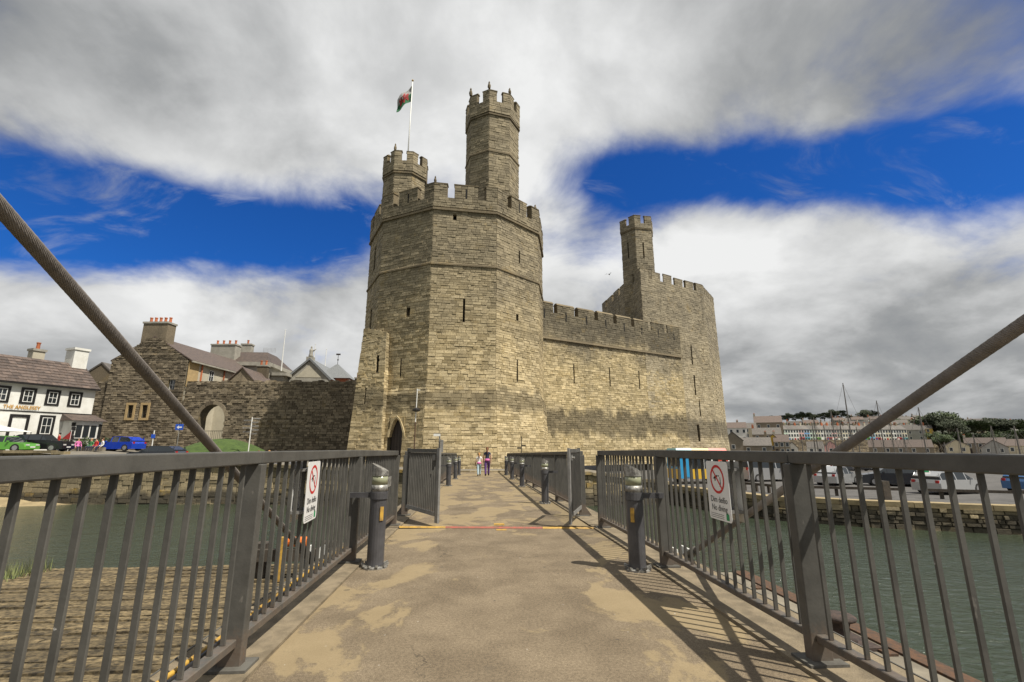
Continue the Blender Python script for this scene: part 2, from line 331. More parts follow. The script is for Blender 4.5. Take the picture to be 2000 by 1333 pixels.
def panel(back, stones, P00, P10, P11, P01, openings=(), course=(.19, .34), wid=(.28, .88), proud=(.01, .065), gap=.017, depth=.5, seed=1, back_face=True, lay=True):
    """wall face between four corners (seen from outside, bottom-left first). openings: (u0,u1,z0,z1). Backing goes to MB back, stones to the list."""
    P00, P10, P11, P01 = map(Vector, (P00, P10, P11, P01)); W = (P10 - P00).length; z0 = P00.z; H = P01.z - z0
    U = (P10 - P00).normalized(); V = (P01 - P00).normalized(); N = U.cross((P01 + P11 - P00 - P10).normalized()).normalized()
    def P(u, z, d=0.):
        s = u / W; t = (z - z0) / H
        return (P00 * (1 - s) + P10 * s) * (1 - t) + (P01 * (1 - s) + P11 * s) * t + N * d
    us = sorted({0., W, *[o[0] for o in openings], *[o[1] for o in openings]}); zs = sorted({z0, z0 + H, *[o[2] for o in openings], *[o[3] for o in openings]})
    inside = lambda u, z: any(o[0] < u < o[1] and o[2] < z < o[3] for o in openings)
    for a, b_ in zip(us, us[1:]):
        for c, d in zip(zs, zs[1:]):
            if not inside((a + b_) / 2, (c + d) / 2): back.face([P(a, c), P(b_, c), P(b_, d), P(a, d)])
    for (a, b_, c, d) in openings:
        q = [(a, c), (b_, c), (b_, d), (a, d)]
        for k in range(4): back.face([P(*q[k]), P(*q[k], -depth), P(*q[(k + 1) % 4], -depth), P(*q[(k + 1) % 4])])
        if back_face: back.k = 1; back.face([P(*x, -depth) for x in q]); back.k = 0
    if not lay: return P, N
    r = random.Random(seed); z = z0
    while z < z0 + H - .05:
        h = min(r.uniform(*course), z0 + H - z)
        if z0 + H - z - h < .14: h = z0 + H - z
        cuts = sorted([(o[0], o[1]) for o in openings if o[2] < z + h * .75 and o[3] > z + h * .25]); segs = []; u = 0.
        for c in cuts:
            if c[0] > u: segs.append((u, c[0]))
            u = max(u, c[1])
        if u < W: segs.append((u, W))
        for (a, b_) in segs:
            u = a
            while u < b_ - .02:
                wd = r.uniform(*wid) * (1.25 if h > sum(course) / 2 else .85); wd = b_ - u if b_ - u - wd < wid[0] * .6 else wd
                if wd > .06:
                    hd = (r.uniform(*proud) + .04) / 2
                    stones.append((P(u + wd / 2, z + h / 2) + N * (hd - .04), U, V, N, max(wd / 2 - gap / 2, .02), max(h / 2 - gap / 2, .02), hd, r.randrange(8)))
                u += wd
        z += h
    return P, N
UNIT_ME = {}
def lay_stones(parent, stones, mat, singles=300, name='stone'):
    """the largest stones as seen from the bridge become parts of their own, the rest one joined part"""
    def size(s):
        d = EYE - s[0]; return s[4] * s[5] * max(d.normalized().dot(s[3]), 0) / d.length_squared
    order = sorted(stones, key=size, reverse=True); inv = wm(parent).inverted()
    for s in order[:singles]:
        key = (mat, s[7])
        if key not in UNIT_ME:
            me = bpy.data.meshes.new('stone'); me.from_pydata(UNIT[s[7]][0], [], UNIT[s[7]][1]); me.materials.append(M[mat]); UNIT_ME[key] = me
        o = bpy.data.objects.new(name, UNIT_ME[key]); COL.objects.link(o); o.parent = parent
        c, U, V, N, a, b_, d, k = s; n2 = U.cross(V).normalized(); v2 = n2.cross(U)
        m = Matrix(((U.x * a, v2.x * b_, n2.x * d, c.x), (U.y * a, v2.y * b_, n2.y * d, c.y), (U.z * a, v2.z * b_, n2.z * d, c.z), (0, 0, 0, 1)))
        o.matrix_basis = inv @ m
    mb = MB()
    for (c, U, V, N, a, b_, d, k) in order[singles:]:
        c = Vector(c); mb.poly([c + U * (x * a) + V * (y * b_) + N * (z * d) for x, y, z in UNIT[k][0]], UNIT[k][1])
    if mb.f: tag(mb.build('stonework', mat, parent, world=True, fix=False), kind='stuff')
def scaled(verts, ctr, off):
    rm = sum((Vector(v) - Vector(ctr)).length for v in verts) / len(verts); k = 1 + off / rm
    return [(ctr[0] + (v[0] - ctr[0]) * k, ctr[1] + (v[1] - ctr[1]) * k) for v in verts]
def ring(mb, outer, inner, z0, z1, outer_top=None):
    n = len(outer); i = len(mb.v); ot = outer_top or outer
    mb.v += [(p[0], p[1], z0) for p in outer] + [(p[0], p[1], z1) for p in ot] + [(p[0], p[1], z1) for p in inner] + [(p[0], p[1], z0) for p in inner]
    for k in range(n):
        l = (k + 1) % n
        for a in range(4):
            b_ = (a + 1) % 4; mb.f.append((i + a * n + k, i + a * n + l, i + b_ * n + l, i + b_ * n + k)); mb.mi.append(mb.k)
    return mb
def lerp2(a, b_, t): return (a[0] + (b_[0] - a[0]) * t, a[1] + (b_[1] - a[1]) * t)
def parapet(parent, verts, ctr, z0, zc, z1, thick, gaps, mat, stones, show, seed, slits=None, cope=.2, capmat='mortar'):
    """wall walk parapet: band z0..zc, merlons zc..z1 with copings; gaps: list of (t0,t1) fractions along each face, wrapping merlons at the corners"""
    n = len(verts); rm = sum((Vector(v) - Vector(ctr)).length for v in verts) / n
    inner = scaled(verts, ctr, -thick); mb = MB(); ring(mb, verts, inner, z0, zc); mb.build('parapet_band', capmat, parent, world=True)
    def inw(p, off): return (ctr[0] + (p[0] - ctr[0]) * (1 + off / rm), ctr[1] + (p[1] - ctr[1]) * (1 + off / rm))
    for k in range(n):
        R_, L_ = verts[k], verts[(k + 1) % n]; W = (Vector(L_) - Vector(R_)).length
        if k in show: panel(MB(), stones, (*L_, z0), (*R_, z0), (*R_, zc), (*L_, zc), seed=seed + k, course=(.24, .34))
        # merlons between the gaps; t runs from the left corner
        runs = [[lerp2(L_, R_, g0[1]), lerp2(L_, R_, g1[0])] for g0, g1 in zip(gaps, gaps[1:])]
        R2 = verts[k - 1]   # next face to the right, its left corner is this face's right corner
        runs.append([lerp2(L_, R_, gaps[-1][1]), R_, lerp2(R_, R2, gaps[0][0])])
        for line in runs:
            zt = z1 - cope + rnd.uniform(-.12, .06); pin = [inw(p, -thick * .8) for p in line]
            m = MB().prism(line + pin[::-1], zc, zt); mo = m.build('merlon', capmat, parent, world=True)
            lo = [inw(p, .07) for p in line]; li = [inw(p, -thick * .8 - .07) for p in line]
            e0 = (Vector(lo[0]) - Vector(lo[1])).normalized() * .07; e1 = (Vector(lo[-1]) - Vector(lo[-2])).normalized() * .07
            lo[0] = tuple(Vector(lo[0]) + e0); li[0] = tuple(Vector(li[0]) + e0); lo[-1] = tuple(Vector(lo[-1]) + e1); li[-1] = tuple(Vector(li[-1]) + e1)
            top_o = [lerp2(a, b_, .3) for a, b_ in zip(lo, li)]; top_i = [lerp2(a, b_, .7) for a, b_ in zip(lo, li)]
            c = MB().prism(lo + li[::-1], zt, zt + cope * .5).prism(lo + li[::-1], zt + cope * .5 + .002, zt + cope, top_o + top_i[::-1])
            c.build('coping', mat, mo, world=True)
            if k in show or (k + n - 1) % n in show:
                for a, b_ in zip(line, line[1:]):
                    wd = (Vector(b_) - Vector(a)).length
                    op = [(wd / 2 - .09, wd / 2 + .09, zc - .2 + .25, zt - .35)] if slits and len(line) == 2 else []
                    panel(MB(), stones, (*a, zc), (*b_, zc), (*b_, zt), (*a, zt), openings=op, seed=seed + 31 * k, course=(.22, .32), wid=(.35, .8))
                    if op:
                        a3, b3 = Vector((*a, 0)), Vector((*b_, 0)); U = (b3 - a3).normalized(); c0 = (a3 + b3) / 2; N = U.cross(UP)
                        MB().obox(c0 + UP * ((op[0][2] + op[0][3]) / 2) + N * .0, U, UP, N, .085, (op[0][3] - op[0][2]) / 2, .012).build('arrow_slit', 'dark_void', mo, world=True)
def string_course(parent, verts, ctr, z, h=.28, out=.16, mat='mortar'):
    mb = MB(); ring(mb, scaled(verts, ctr, out), scaled(verts, ctr, -.1), z, z + h * .6); mb.build('string_course', mat, parent, world=True)
    mb = MB(); ring(mb, scaled(verts, ctr, out), scaled(verts, ctr, -.1), z + h * .6 + .002, z + h, scaled(verts, ctr, .03)); mb.build('string_course', mat, parent, world=True)
def ngon(cx, cy, rad, n, rot): return [(cx + rad * math.sin(R(rot + 360 / n * k)), cy + rad * math.cos(R(rot + 360 / n * k))) for k in range(n)]
def zone(parent, back, stones, verts, ctr, z0, z1, off0, off1, show, opens, seed, **kw):
    lo, hi = scaled(verts, ctr, off0), scaled(verts, ctr, off1); n = len(verts)
    for k in range(n):
        l = (k + 1) % n
        panel(back, stones, (*lo[l], z0), (*lo[k], z0), (*hi[k], z1), (*hi[l], z1), openings=opens.get(k, ()), seed=seed + k, lay=k in show, **kw)
def eagle(parent, p, s=1., rz=0.):
    """weathered stone bird on a merlon"""
    mb = MB(); c, sn = math.cos(rz), math.sin(rz)
    T = lambda x, y, z: (p[0] + (x * c - y * sn) * s, p[1] + (x * sn + y * c) * s, p[2] + z * s)
    prof = [(0, .16), (.12, .2), (.32, .24), (.52, .2), (.68, .12), (.8, .13), (.92, .09), (1., .03)]; n = 8; i = 0
    rows = [[T(math.cos(6.283 * k / n) * r * .8, math.sin(6.283 * k / n) * r + .1 * math.sin(z * 2.5), z) for k in range(n)] for z, r in prof]
    mb.v = [q for row in rows for q in row]
    for j in range(len(prof) - 1):
        for k in range(n): mb.f.append((j * n + k, j * n + (k + 1) % n, (j + 1) * n + (k + 1) % n, (j + 1) * n + k)); mb.mi.append(0)
    mb.f.append(tuple(range(n))[::-1]); mb.mi.append(0)
    mb.poly([T(-.06, .1, .86), T(.06, .1, .86), T(0, .34, .78), T(0, .12, .94)], [(0, 1, 2), (0, 2, 3), (1, 3, 2), (0, 3, 1)])
    mb.build('stone_eagle', 'mortar', parent, world=True)

# ------------------------------------------------------------------ the great tower
TC = (-2.642, 55.); TV = ngon(*TC, 10.57, 10, 12)
tower = thing('castle_tower', 'great ten-sided stone castle tower with two turrets facing the bridge', 'castle tower', (*TC, -.5))
back, st = MB(), []
SHOW = (2, 3, 4, 5, 6, 7)
slit = lambda u, z0, z1, w=.14: (u - w / 2, u + w / 2, z0, z1)
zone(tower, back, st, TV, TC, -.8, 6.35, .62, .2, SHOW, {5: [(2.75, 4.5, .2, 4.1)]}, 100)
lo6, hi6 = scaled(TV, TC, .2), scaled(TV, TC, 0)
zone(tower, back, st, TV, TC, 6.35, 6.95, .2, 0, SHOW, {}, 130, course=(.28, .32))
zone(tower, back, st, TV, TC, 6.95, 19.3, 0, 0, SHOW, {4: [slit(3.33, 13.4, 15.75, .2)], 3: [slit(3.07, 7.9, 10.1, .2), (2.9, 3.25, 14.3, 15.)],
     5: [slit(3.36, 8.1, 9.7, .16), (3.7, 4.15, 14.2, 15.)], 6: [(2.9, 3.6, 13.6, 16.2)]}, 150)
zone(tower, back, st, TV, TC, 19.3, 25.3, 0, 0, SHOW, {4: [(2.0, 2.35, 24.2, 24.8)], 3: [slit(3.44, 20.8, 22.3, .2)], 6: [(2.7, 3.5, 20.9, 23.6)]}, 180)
string_course(tower, TV, TC, 19.2); string_course(tower, TV, TC, 25.15, .36, .24)
PV = scaled(TV, TC, .14)
parapet(tower, PV, TC, 25.5, 26.6, 28.4, .8, [(.2, .32), (.69, .82)], 'mortar', st, SHOW, 300, slits=True)
MB().prism(scaled(TV, TC, -.9)[::-1], 25.3, 26.0).build('roof', 'lead', tower, world=True)
# right arm of the cross slit, door, annex
L5, R5 = Vector((*TV[6], 0)), Vector((*TV[5], 0)); U5 = (R5 - L5).normalized(); N5 = U5.cross(UP)
def pointed_arch(parent, c, U, N, w, zs, zt, mat, name='door_surround', out=.35, thick=.35, seg=7):
    """pointed arch opening: fills the corners above the springing zs up to zt and frames the sides"""
    U, N = Vector(U), Vector(N); h = zt - zs; arc = []
    for k in range(seg + 1):
        t = k / seg; arc.append((-w / 2 * (1 - t) ** .62 if t < 1 else 0., zs + h * t ** .8))
    arc += [(-x, z) for x, z in reversed(arc[:-1])]
    mb = MB(); Q = lambda x, z, d: Vector(c) + U * x + UP * (z - c[2]) + N * d
    for (x0, z0_), (x1, z1_) in zip(arc, arc[1:]):
        top0 = top1 = zt + .02
        mb.box8([Q(x0, z0_, -thick), Q(x1, z1_, -thick), Q(x1, z1_, .0), Q(x0, z0_, .0), Q(x0, top0, -thick), Q(x1, top1, -thick), Q(x1, top1, .0), Q(x0, top0, .0)])
    mb.build(name, mat, parent, world=True)
    for j, ((x0, z0_), (x1, z1_)) in enumerate(zip(arc, arc[1:])):   # moulded arch stones
        n0 = Vector((x0, z0_ - zs + .001)).normalized() * out * .6; n1 = Vector((x1, z1_ - zs + .001)).normalized() * out * .6
        a, b_ = (x0, z0_), (x1, z1_); c2, d2 = (x1 + n1.x, z1_ + n1.y), (x0 + n0.x, z0_ + n0.y)
        MB().extr([Q(*a, .01), Q(*b_, .01), Q(*c2, .01), Q(*d2, .01)], N * .09).build('arch_stone', mat, parent, world=True)
dc = L5 + U5 * 3.62 + N5 * .45; dc.z = .2
pointed_arch(tower, dc, U5, N5, 1.72, 2.3, 4.08, 'tower_stone')
door = MB().obox(dc + UP * 1.9 - N5 * .42, U5, UP, N5, .86, 1.95, .04).build('door', 'door_dark', tower, world=True)
for k in range(5): MB().obox(dc + UP * 1.9 - N5 * .37 + U5 * (-.68 + .34 * k), U5, UP, N5, .15, 1.9, .02).build('door_plank', 'door_dark', door, world=True)
# stair annex clasping the left corner
an_b, an_s = MB(), []
A10 = L5 + U5 * 2.35 + N5 * .95; A11 = L5 + U5 * 1.75 + N5 * .6; dirA = Vector((.93, -.37, 0)).normalized()
A00 = A10 - dirA * 3.9; A01 = A11 - dirA * 2.5
p00, p10, p11, p01 = [Vector((q.x, q.y, z)) for q, z in ((A00, -.8), (A10, -.8), (A11, 12.6), (A01, 13.2))]
panel(an_b, st, p00, p10, p11, p01, openings=[(2.55, 3.15, 8.9, 10.6), (1.3, 1.55, 5.6, 7.2)], seed=401)
bk = Vector((.37, .93, 0))
an_b.face([p10, p10 + bk * 3, p11 + bk * 3, p11]); an_b.face([p00 + bk * 5, p00, p01, p01 + bk * 5]); an_b.face([p01, p11, p11 + bk * 3 + UP * .5, p01 + bk * 4 + UP * .5])
panel(MB(), st, p00 + bk * 4, p00, p01, p01 + bk * 4, seed=405); panel(MB(), st, p10, p10 + bk * 1.4, p11 + bk * 1.4, p11, seed=406)
an_b.build('stair_annex', ['mortar', 'dark_void'], tower, world=True)
# turrets
def turret(ctr, rad, rot, n, z0, zs, zpar, ztop, seed, show, opens=None):
    tv = ngon(*ctr, rad, n, rot); lv = [z0, *zs, zpar]
    for j, (a, b_) in enumerate(zip(lv, lv[1:])): zone(tower, back, st, tv, ctr, a, b_, 0, 0, show, (opens or {}) if j == 0 else {}, seed + 20 * j, course=(.26, .36), wid=(.4, .9))
    for z in zs: string_course(tower, tv, ctr, z - .1, .3, .13)
    string_course(tower, tv, ctr, zpar - .12, .32, .2); pv = scaled(tv, ctr, .16)
    zc = zpar + (ztop - zpar) * .52
    parapet(tower, pv, ctr, zpar + .2, zc, ztop, .5, [(.36, .66)], 'mortar', st, show, seed + 90, cope=.18)
    MB().prism(scaled(tv, ctr, -.3)[::-1], zpar - .1, zpar + .3).build('turret_roof', 'lead', tower, world=True)
    return pv
t2 = turret((1.25, 50.4), 3.15, 8.5, 8, 25.8, [34.1], 38.9, 42.2, 500, (2, 3, 4, 5, 6))
t1 = turret((-9.25, 52.6), 2.6, 20, 8, 25.8, [], 32.7, 35.6, 600, (2, 3, 4, 5, 6))
for (p, z, s, rz) in ((t2[4], 42.15, 1., .4), (t2[5], 42.1, 1.15, .2), (t2[3], 42.1, .8, 1.), (t1[4], 35.5, .9, 0), (PV[5], 28.35, .8, .3), (PV[3], 28.3, .7, 1.2), (PV[7], 28.3, .8, 0)):
    eagle(tower, (*lerp2(p, TC if z < 30 else p, .03), z), s, rz)
back.build('wall_core', ['mortar', 'dark_void'], tower, world=True)
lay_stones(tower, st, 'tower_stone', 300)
# flagpole and flag (white over green with a red dragon-like beast)
fp = thing('flagpole', 'tall white flagpole with gilt ball on the left turret of the great tower', 'flagpole', (-9.15, 52.6, 33.0))
MB().cyl((0, 0, 0), (.12, 0, 14.3), .09, .055, 10).build('pole', 'white_paint', fp, smooth=True)
MB().lathe([(.02, 0), (.11, .05), (.14, .14), (.09, .24), (.02, .28)], (.12, 0, 14.3), 10).build('finial', 'yellow_paint', fp)
plain('flag_white', (.42, .42, .41), rough=.8); plain('flag_green', (.03, .17, .07), rough=.8); plain('flag_red', (.38, .03, .03), rough=.8)
fl = thing('flag', 'white and green flag with red dragon drooping from the tower flagpole', 'flag', (-9.05, 52.6, 46.7))
def flag_pt(a, c):   # a along the fly 0..1, c down the hoist 0..1
    x = -a * 1.75; z = -c * 2.3 - a * 2.0 + .25 * a * c; y = .28 * math.sin(a * 7 + c * 2.2) * (.25 + a) + .1 * math.sin(c * 9 + a * 3)
    return (x - .05, y, z)
NA, NC = 16, 14
for nm, c0, c1, mt in (('white_half', 0, 7, 'flag_white'), ('green_half', 7, 14, 'flag_green')):
    mb = MB()
    for i in range(NA):
        for j in range(c0, c1): mb.face([flag_pt(i / NA, j / NC), flag_pt((i + 1) / NA, j / NC), flag_pt((i + 1) / NA, (j + 1) / NC), flag_pt(i / NA, (j + 1) / NC)])
    o = mb.build(nm, mt, fl, smooth=True, fix=False); so = o.modifiers.new('thickness', 'SOLIDIFY'); so.thickness = .012
dragon = [(.18, .42), (.26, .30), (.34, .38), (.40, .22), (.52, .18), (.56, .32), (.66, .36), (.74, .26), (.84, .30), (.86, .42), (.78, .46), (.80, .62), (.72, .80), (.66, .62), (.54, .66), (.50, .82), (.42, .80), (.42, .64), (.30, .62), (.24, .78), (.17, .74), (.22, .56)]
for s in (-1, 1):
    mb = MB(); cen = (.5, .48)
    for a, b_ in zip(dragon, dragon[1:] + dragon[:1]):
        tri = []
        for k in (0, .5, 1):
            tri.append([(cen[0] + (q[0] - cen[0]) * k, cen[1] + (q[1] - cen[1]) * k) for q in (a, b_)])
        for r0, r1 in zip(tri, tri[1:]): mb.face([Vector(flag_pt(*q)) + Vector((0, s * .016, 0)) for q in (r0[0], r1[0], r1[1], r0[1])])
    mb.build('dragon', 'flag_red', fl, fix=False)

# ------------------------------------------------------------------ curtain wall and the farther tower
cw = thing('castle_curtain_wall', 'long battlemented castle wall running from great tower to farther tower', 'castle wall', (18, 61, -.5))
back, st = MB(), []
CA, CB = Vector((6.6, 55.3, 0)), Vector((30.2, 67.33, 0)); CU = (CB - CA).normalized(); CN = CU.cross(UP); CW = (CB - CA).length
def cpt(u, z, d=0.): q = CA + CU * u + CN * d; return Vector((q.x, q.y, z))
sl = [slit(u, 9.2, 11.6, .17) for u in (6.0, 12.0, 17.4, 22.6)]
panel(back, st, cpt(0, -.8, .5), cpt(CW, -.8, .5), cpt(CW, 5.6, .12), cpt(0, 5.6, .12), seed=700)
panel(back, st, cpt(0, 5.6, .12), cpt(CW, 5.6, .12), cpt(CW, 14.4), cpt(0, 14.4), openings=sl, seed=710)
panel(back, st, cpt(0, 14.7, .1), cpt(CW, 14.7, .1), cpt(CW, 17.9, .1), cpt(0, 17.9, .1), seed=720, course=(.22, .32), wid=(.35, .8))
back.box8([cpt(0, -.8, -2.5), cpt(CW, -.8, -2.5), cpt(CW, -.8, -.3), cpt(0, -.8, -.3), cpt(0, 14.7, -2.5), cpt(CW, 14.7, -2.5), cpt(CW, 14.7, -.3), cpt(0, 14.7, -.3)])
back.build('wall_core', ['mortar', 'dark_void'], cw, world=True)
MB().box8([cpt(0, 14.4, -.2), cpt(CW, 14.4, -.2), cpt(CW, 14.4, .26), cpt(0, 14.4, .26), cpt(0, 14.7, -.2), cpt(CW, 14.7, -.2), cpt(CW, 14.7, .14), cpt(0, 14.7, .14)]).build('string_course', 'mortar', cw, world=True)
MB().box8([cpt(0, 14.72, -.62), cpt(CW, 14.72, -.62), cpt(CW, 14.72, .095), cpt(0, 14.72, .095), cpt(0, 17.9, -.62), cpt(CW, 17.9, -.62), cpt(CW, 17.9, .095), cpt(0, 17.9, .095)]).build('parapet', 'mortar', cw, world=True)
u = .2; k = 0
while u < CW - 1:
    wd = min(2.75, CW - u); zt = 19.0 + rnd.uniform(-.1, .1)
    m = MB().box8([cpt(u, 17.9, -.6), cpt(u + wd, 17.9, -.6), cpt(u + wd, 17.9, .09), cpt(u, 17.9, .09), cpt(u, zt, -.6), cpt(u + wd, zt, -.6), cpt(u + wd, zt, .09), cpt(u, zt, .09)]).build('merlon', 'mortar', cw, world=True)
    panel(MB(), st, cpt(u, 17.9, .1), cpt(u + wd, 17.9, .1), cpt(u + wd, zt, .1), cpt(u, zt, .1), seed=740 + k, course=(.22, .3), wid=(.35, .8))
    MB().box8([cpt(u - .06, zt, -.68), cpt(u + wd + .06, zt, -.68), cpt(u + wd + .06, zt, .18), cpt(u - .06, zt, .18), cpt(u, zt + .3, -.4), cpt(u + wd, zt + .3, -.4), cpt(u + wd, zt + .3, -.1), cpt(u, zt + .3, -.1)]).build('coping', 'mortar', m, world=True)
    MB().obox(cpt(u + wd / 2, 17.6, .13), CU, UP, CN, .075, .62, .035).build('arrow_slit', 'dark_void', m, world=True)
    u += wd + .62; k += 1
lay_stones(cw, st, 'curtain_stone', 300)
QV = [(36.1, 70.5), (23.5, 63.9), (22.6, 82), (28, 90), (37, 90), (41.4, 77.2)]
QV = [QV[5], QV[0], QV[1], QV[2], QV[3], QV[4]]; QC = (31, 77.5)
qt = thing('castle_far_tower', 'smaller far castle tower with tall slim turret beyond the curtain wall', 'castle tower', (*QC, -1.5))
back, st = MB(), []
Wq = 13.2
zone(qt, back, st, QV, QC, -1.8, 5.8, .5, .12, (0, 1), {1: [(10.2, 10.75, 2.2, 4.6)]}, 800)
zone(qt, back, st, QV, QC, 5.8, 24.9, .12, 0, (0, 1, 2), {1: [slit(10.2, 13.6, 16.6, .3), slit(10.3, 9., 12., .3), slit(11., 5.9, 8.2, .25)], 0: [slit(3, 12.6, 15.6, .25), slit(3.2, 8.3, 11, .25)]}, 830)
parapet(qt, QV, QC, 24.9, 25.9, 27.3, .8, [(.12, .17), (.30, .35), (.48, .53), (.66, .71), (.84, .89)], 'mortar', st, (0, 1, 2), 860)
MB().prism(scaled(QV, QC, -.9)[::-1], 24.5, 25).build('roof', 'lead', qt, world=True)
qc = (25.1, 68.7); qv = ngon(*qc, 2.65, 6, 25)
zone(qt, back, st, qv, qc, 20, 34.7, 0, 0, (1, 2, 3, 4), {3: [slit(1.2, 30.2, 32.8, .2)], 2: [slit(1.2, 29.8, 32.3, .2)]}, 880, course=(.28, .4), wid=(.45, .95))
string_course(qt, qv, qc, 34.6, .3, .14)
parapet(qt, scaled(qv, qc, .12), qc, 34.8, 35.6, 37.0, .4, [(.38, .62)], 'mortar', st, (1, 2, 3, 4), 890, cope=.15)
MB().prism(scaled(qv, qc, -.3)[::-1], 34.5, 35).build('turret_roof', 'lead', qt, world=True)
back.build('wall_core', ['mortar', 'dark_void'], qt, world=True)
lay_stones(qt, st, 'far_tower_stone', 200)
# ------------------------------------------------------------------ water, ground, quays
def sheet(name, pts, mat): return struct(MB().face(pts).build(name, mat))
sheet('water', [(-3000, -400, -3), (4000, -400, -3), (4000, 6000, -3), (-3000, 6000, -3)], 'water')
EDGE = [(-120, 46), (-80, 44), (-37, 41.9), (-19, 40.7), (-5.5, 37.4), (-2.1, 36.4), (2.85, 36.4), (9, 37.6), (15.5, 38.4)]
REDGE = [(15.5, 38.4), (17.2, 33), (18.1, 29.9), (22.1, 26.7), (28.1, 23.9), (46, 16), (75, 4)]
def gz(x): # ground level along the castle quay
    pts = [(-200, 1.2), (-34, 1.0), (-31, .38), (-24, .2), (-10, -.3), (-4, -.44), (6, -.46), (11, -.8), (15.5, -1.55), (300, -1.55)]
    for (a, za), (b_, zb) in zip(pts, pts[1:]):
        if x <= b_: return za + (zb - za) * (x - a) / (b_ - a)
mb = MB(); fine = []
for (x0, y0), (x1, y1) in zip(EDGE, EDGE[1:]):
    n = max(1, int((x1 - x0) / 4))
    for k in range(n): fine.append((x0 + (x1 - x0) * k / n, y0 + (y1 - y0) * k / n))
fine.append(EDGE[-1])
for (x0, y0), (x1, y1) in zip(fine, fine[1:]):
    mb.face([(x0, y0, gz(x0)), (x1, y1, gz(x1)), (x1, 140, gz(x1)), (x0, 140, gz(x0))])
struct(mb.build('quay_ground', 'paving'))
mb = MB()
car_poly = REDGE + [(220, -60), (220, 100), (60, 100), (15.5, 100)]
struct(MB().face([(x, y, -1.6) for x, y in car_poly]).build('car_park', 'asphalt'))
qw = thing('quay_wall', 'old stone quay wall with yellow lichen below the town side quay', 'quay wall', (-20, 40.8, -3))
back, st = MB(), []
for j, ((x0, y0), (x1, y1)) in enumerate(zip(EDGE[1:], EDGE[2:])):
    panel(back, st, (x0, y0 - .25, -3.6), (x1, y1 - .25, -3.6), (x1, y1, gz(x1) - .02), (x0, y0, gz(x0) - .02), seed=900 + j, course=(.3, .46), wid=(.5, 1.2), proud=(.02, .1), gap=.035)
    u = Vector((x1 - x0, y1 - y0, 0)); L = u.length; u.normalize(); n = u.cross(UP); k = 0.
    while k < L:
        w_ = min(rnd.uniform(1.0, 1.7), L - k); c = Vector((x0, y0, 0)) + u * (k + w_ / 2); z = gz(c.x)
        MB().obox((c.x, c.y, z + .02), u, UP, n, w_ / 2 - .015, .11, .3).build('coping_stone', 'quay_stone', qw, world=True); k += w_
back.build('wall_core', 'rubble_mortar', qw, world=True); lay_stones(qw, st, 'quay_stone', 300)
sb = MB()
for i in range(24):
    for j in range(5):
        f = lambda a, c: (-62 + a * 1.6, 41.6 - c * 1.05 + .5 * math.sin(a * .9) * c / 4 + a * .02, -2.35 - c * .2 + .08 * math.sin(a * 2.1 + c) - (max(0, a - 15) * .14))
        sb.face([f(i, j), f(i, j + 1), f(i + 1, j + 1), f(i + 1, j)])
struct(sb.build('sand_bank', 'sand_bank', smooth=True))
cq = thing('car_park_quay_wall', 'low rough rubble wall with pale coping edging the car park basin', 'quay wall', (22, 27, -3))
back, st = MB(), []
for j, ((x0, y0), (x1, y1)) in enumerate(zip(REDGE[:6], REDGE[1:7])):
    panel(back, st, (x0, y0 - .2, -3.5), (x1, y1 - .2, -3.5), (x1, y1, -1.85), (x0, y0, -1.85), seed=950 + j, course=(.14, .34), wid=(.25, .75), proud=(.02, .22), gap=.05)
    u = Vector((x1 - x0, y1 - y0, 0)); L = u.length; u.normalize(); n = u.cross(UP); k = 0.
    while k < L:
        w_ = min(rnd.uniform(1.4, 2.4), L - k); c = Vector((x0, y0, -1.72)) + u * (k + w_ / 2) - n * .25
        MB().obox(c + UP * rnd.uniform(-.015, .015), u, UP, n, w_ / 2 - .015, .135, .42).build('coping_stone', 'sand_bank', cq, world=True); k += w_
back.build('wall_core', 'rubble_mortar', cq, world=True); lay_stones(cq, st, 'quay_stone', 300)

# ------------------------------------------------------------------ the footbridge
def dz_(y): return 0. if y < 4 else -.014 * (y - 6.5) if y > 9 else -.035 * ((y - 4) / 5) ** 2
XL, XR = -1.55, 2.27
ys = [-4 + .8 * k for k in range(51)]; ys[-1] = 36.3
def deck_strip(x0, x1, dz, y0=-4, y1=36.3):
    mb = MB(); s = [y0] + [y for y in ys if y0 + .05 < y < y1 - .05] + [y1]
    for a, b_ in zip(s, s[1:]): mb.face([(x0, a, dz_(a) + dz), (x1, a, dz_(a) + dz), (x1, b_, dz_(b_) + dz), (x0, b_, dz_(b_) + dz)])
    return mb
deck = deck_strip(XL + .16, XR - .16, 0, -4, 9.13).build('deck', 'deck_surface'); struct(deck)
deck2 = deck_strip(XL + .16, XR - .16, 0, 9.2, 36.3).build('deck', 'deck_surface'); struct(deck2)
for (x0, x1) in ((XL - .42, XL + .16), (XR - .16, XR + .45)):
    for (a, b_) in ((-4, 9.13), (9.2, 36.3)):
        mb = deck_strip(x0, x1, .025, a, b_); s = x0 if x0 > 0 else x1
        s2 = [a] + [y for y in ys if a + .05 < y < b_ - .05] + [b_]
        for p, q in zip(s2, s2[1:]): mb.face([(s, p, dz_(p) + .025), (s, q, dz_(q) + .025), (s, q, dz_(q) - .05), (s, p, dz_(p) - .05)])
        struct(mb.build('deck_edge_strip', 'deck_edge'))
for x in (XL - .42, XR + .45):
    mb = MB(); o = .012 if x > 0 else -.012
    for a, b_ in zip(ys, ys[1:]): mb.box8([(x, a, dz_(a) - .75), (x + o, a, dz_(a) - .75), (x + o, b_, dz_(b_) - .75), (x, b_, dz_(b_) - .75), (x, a, dz_(a) + .03), (x + o, a, dz_(a) + .03), (x + o, b_, dz_(b_) + .03), (x, b_, dz_(b_) + .03)])
    struct(mb.build('bridge_girder', 'deck_steel'))
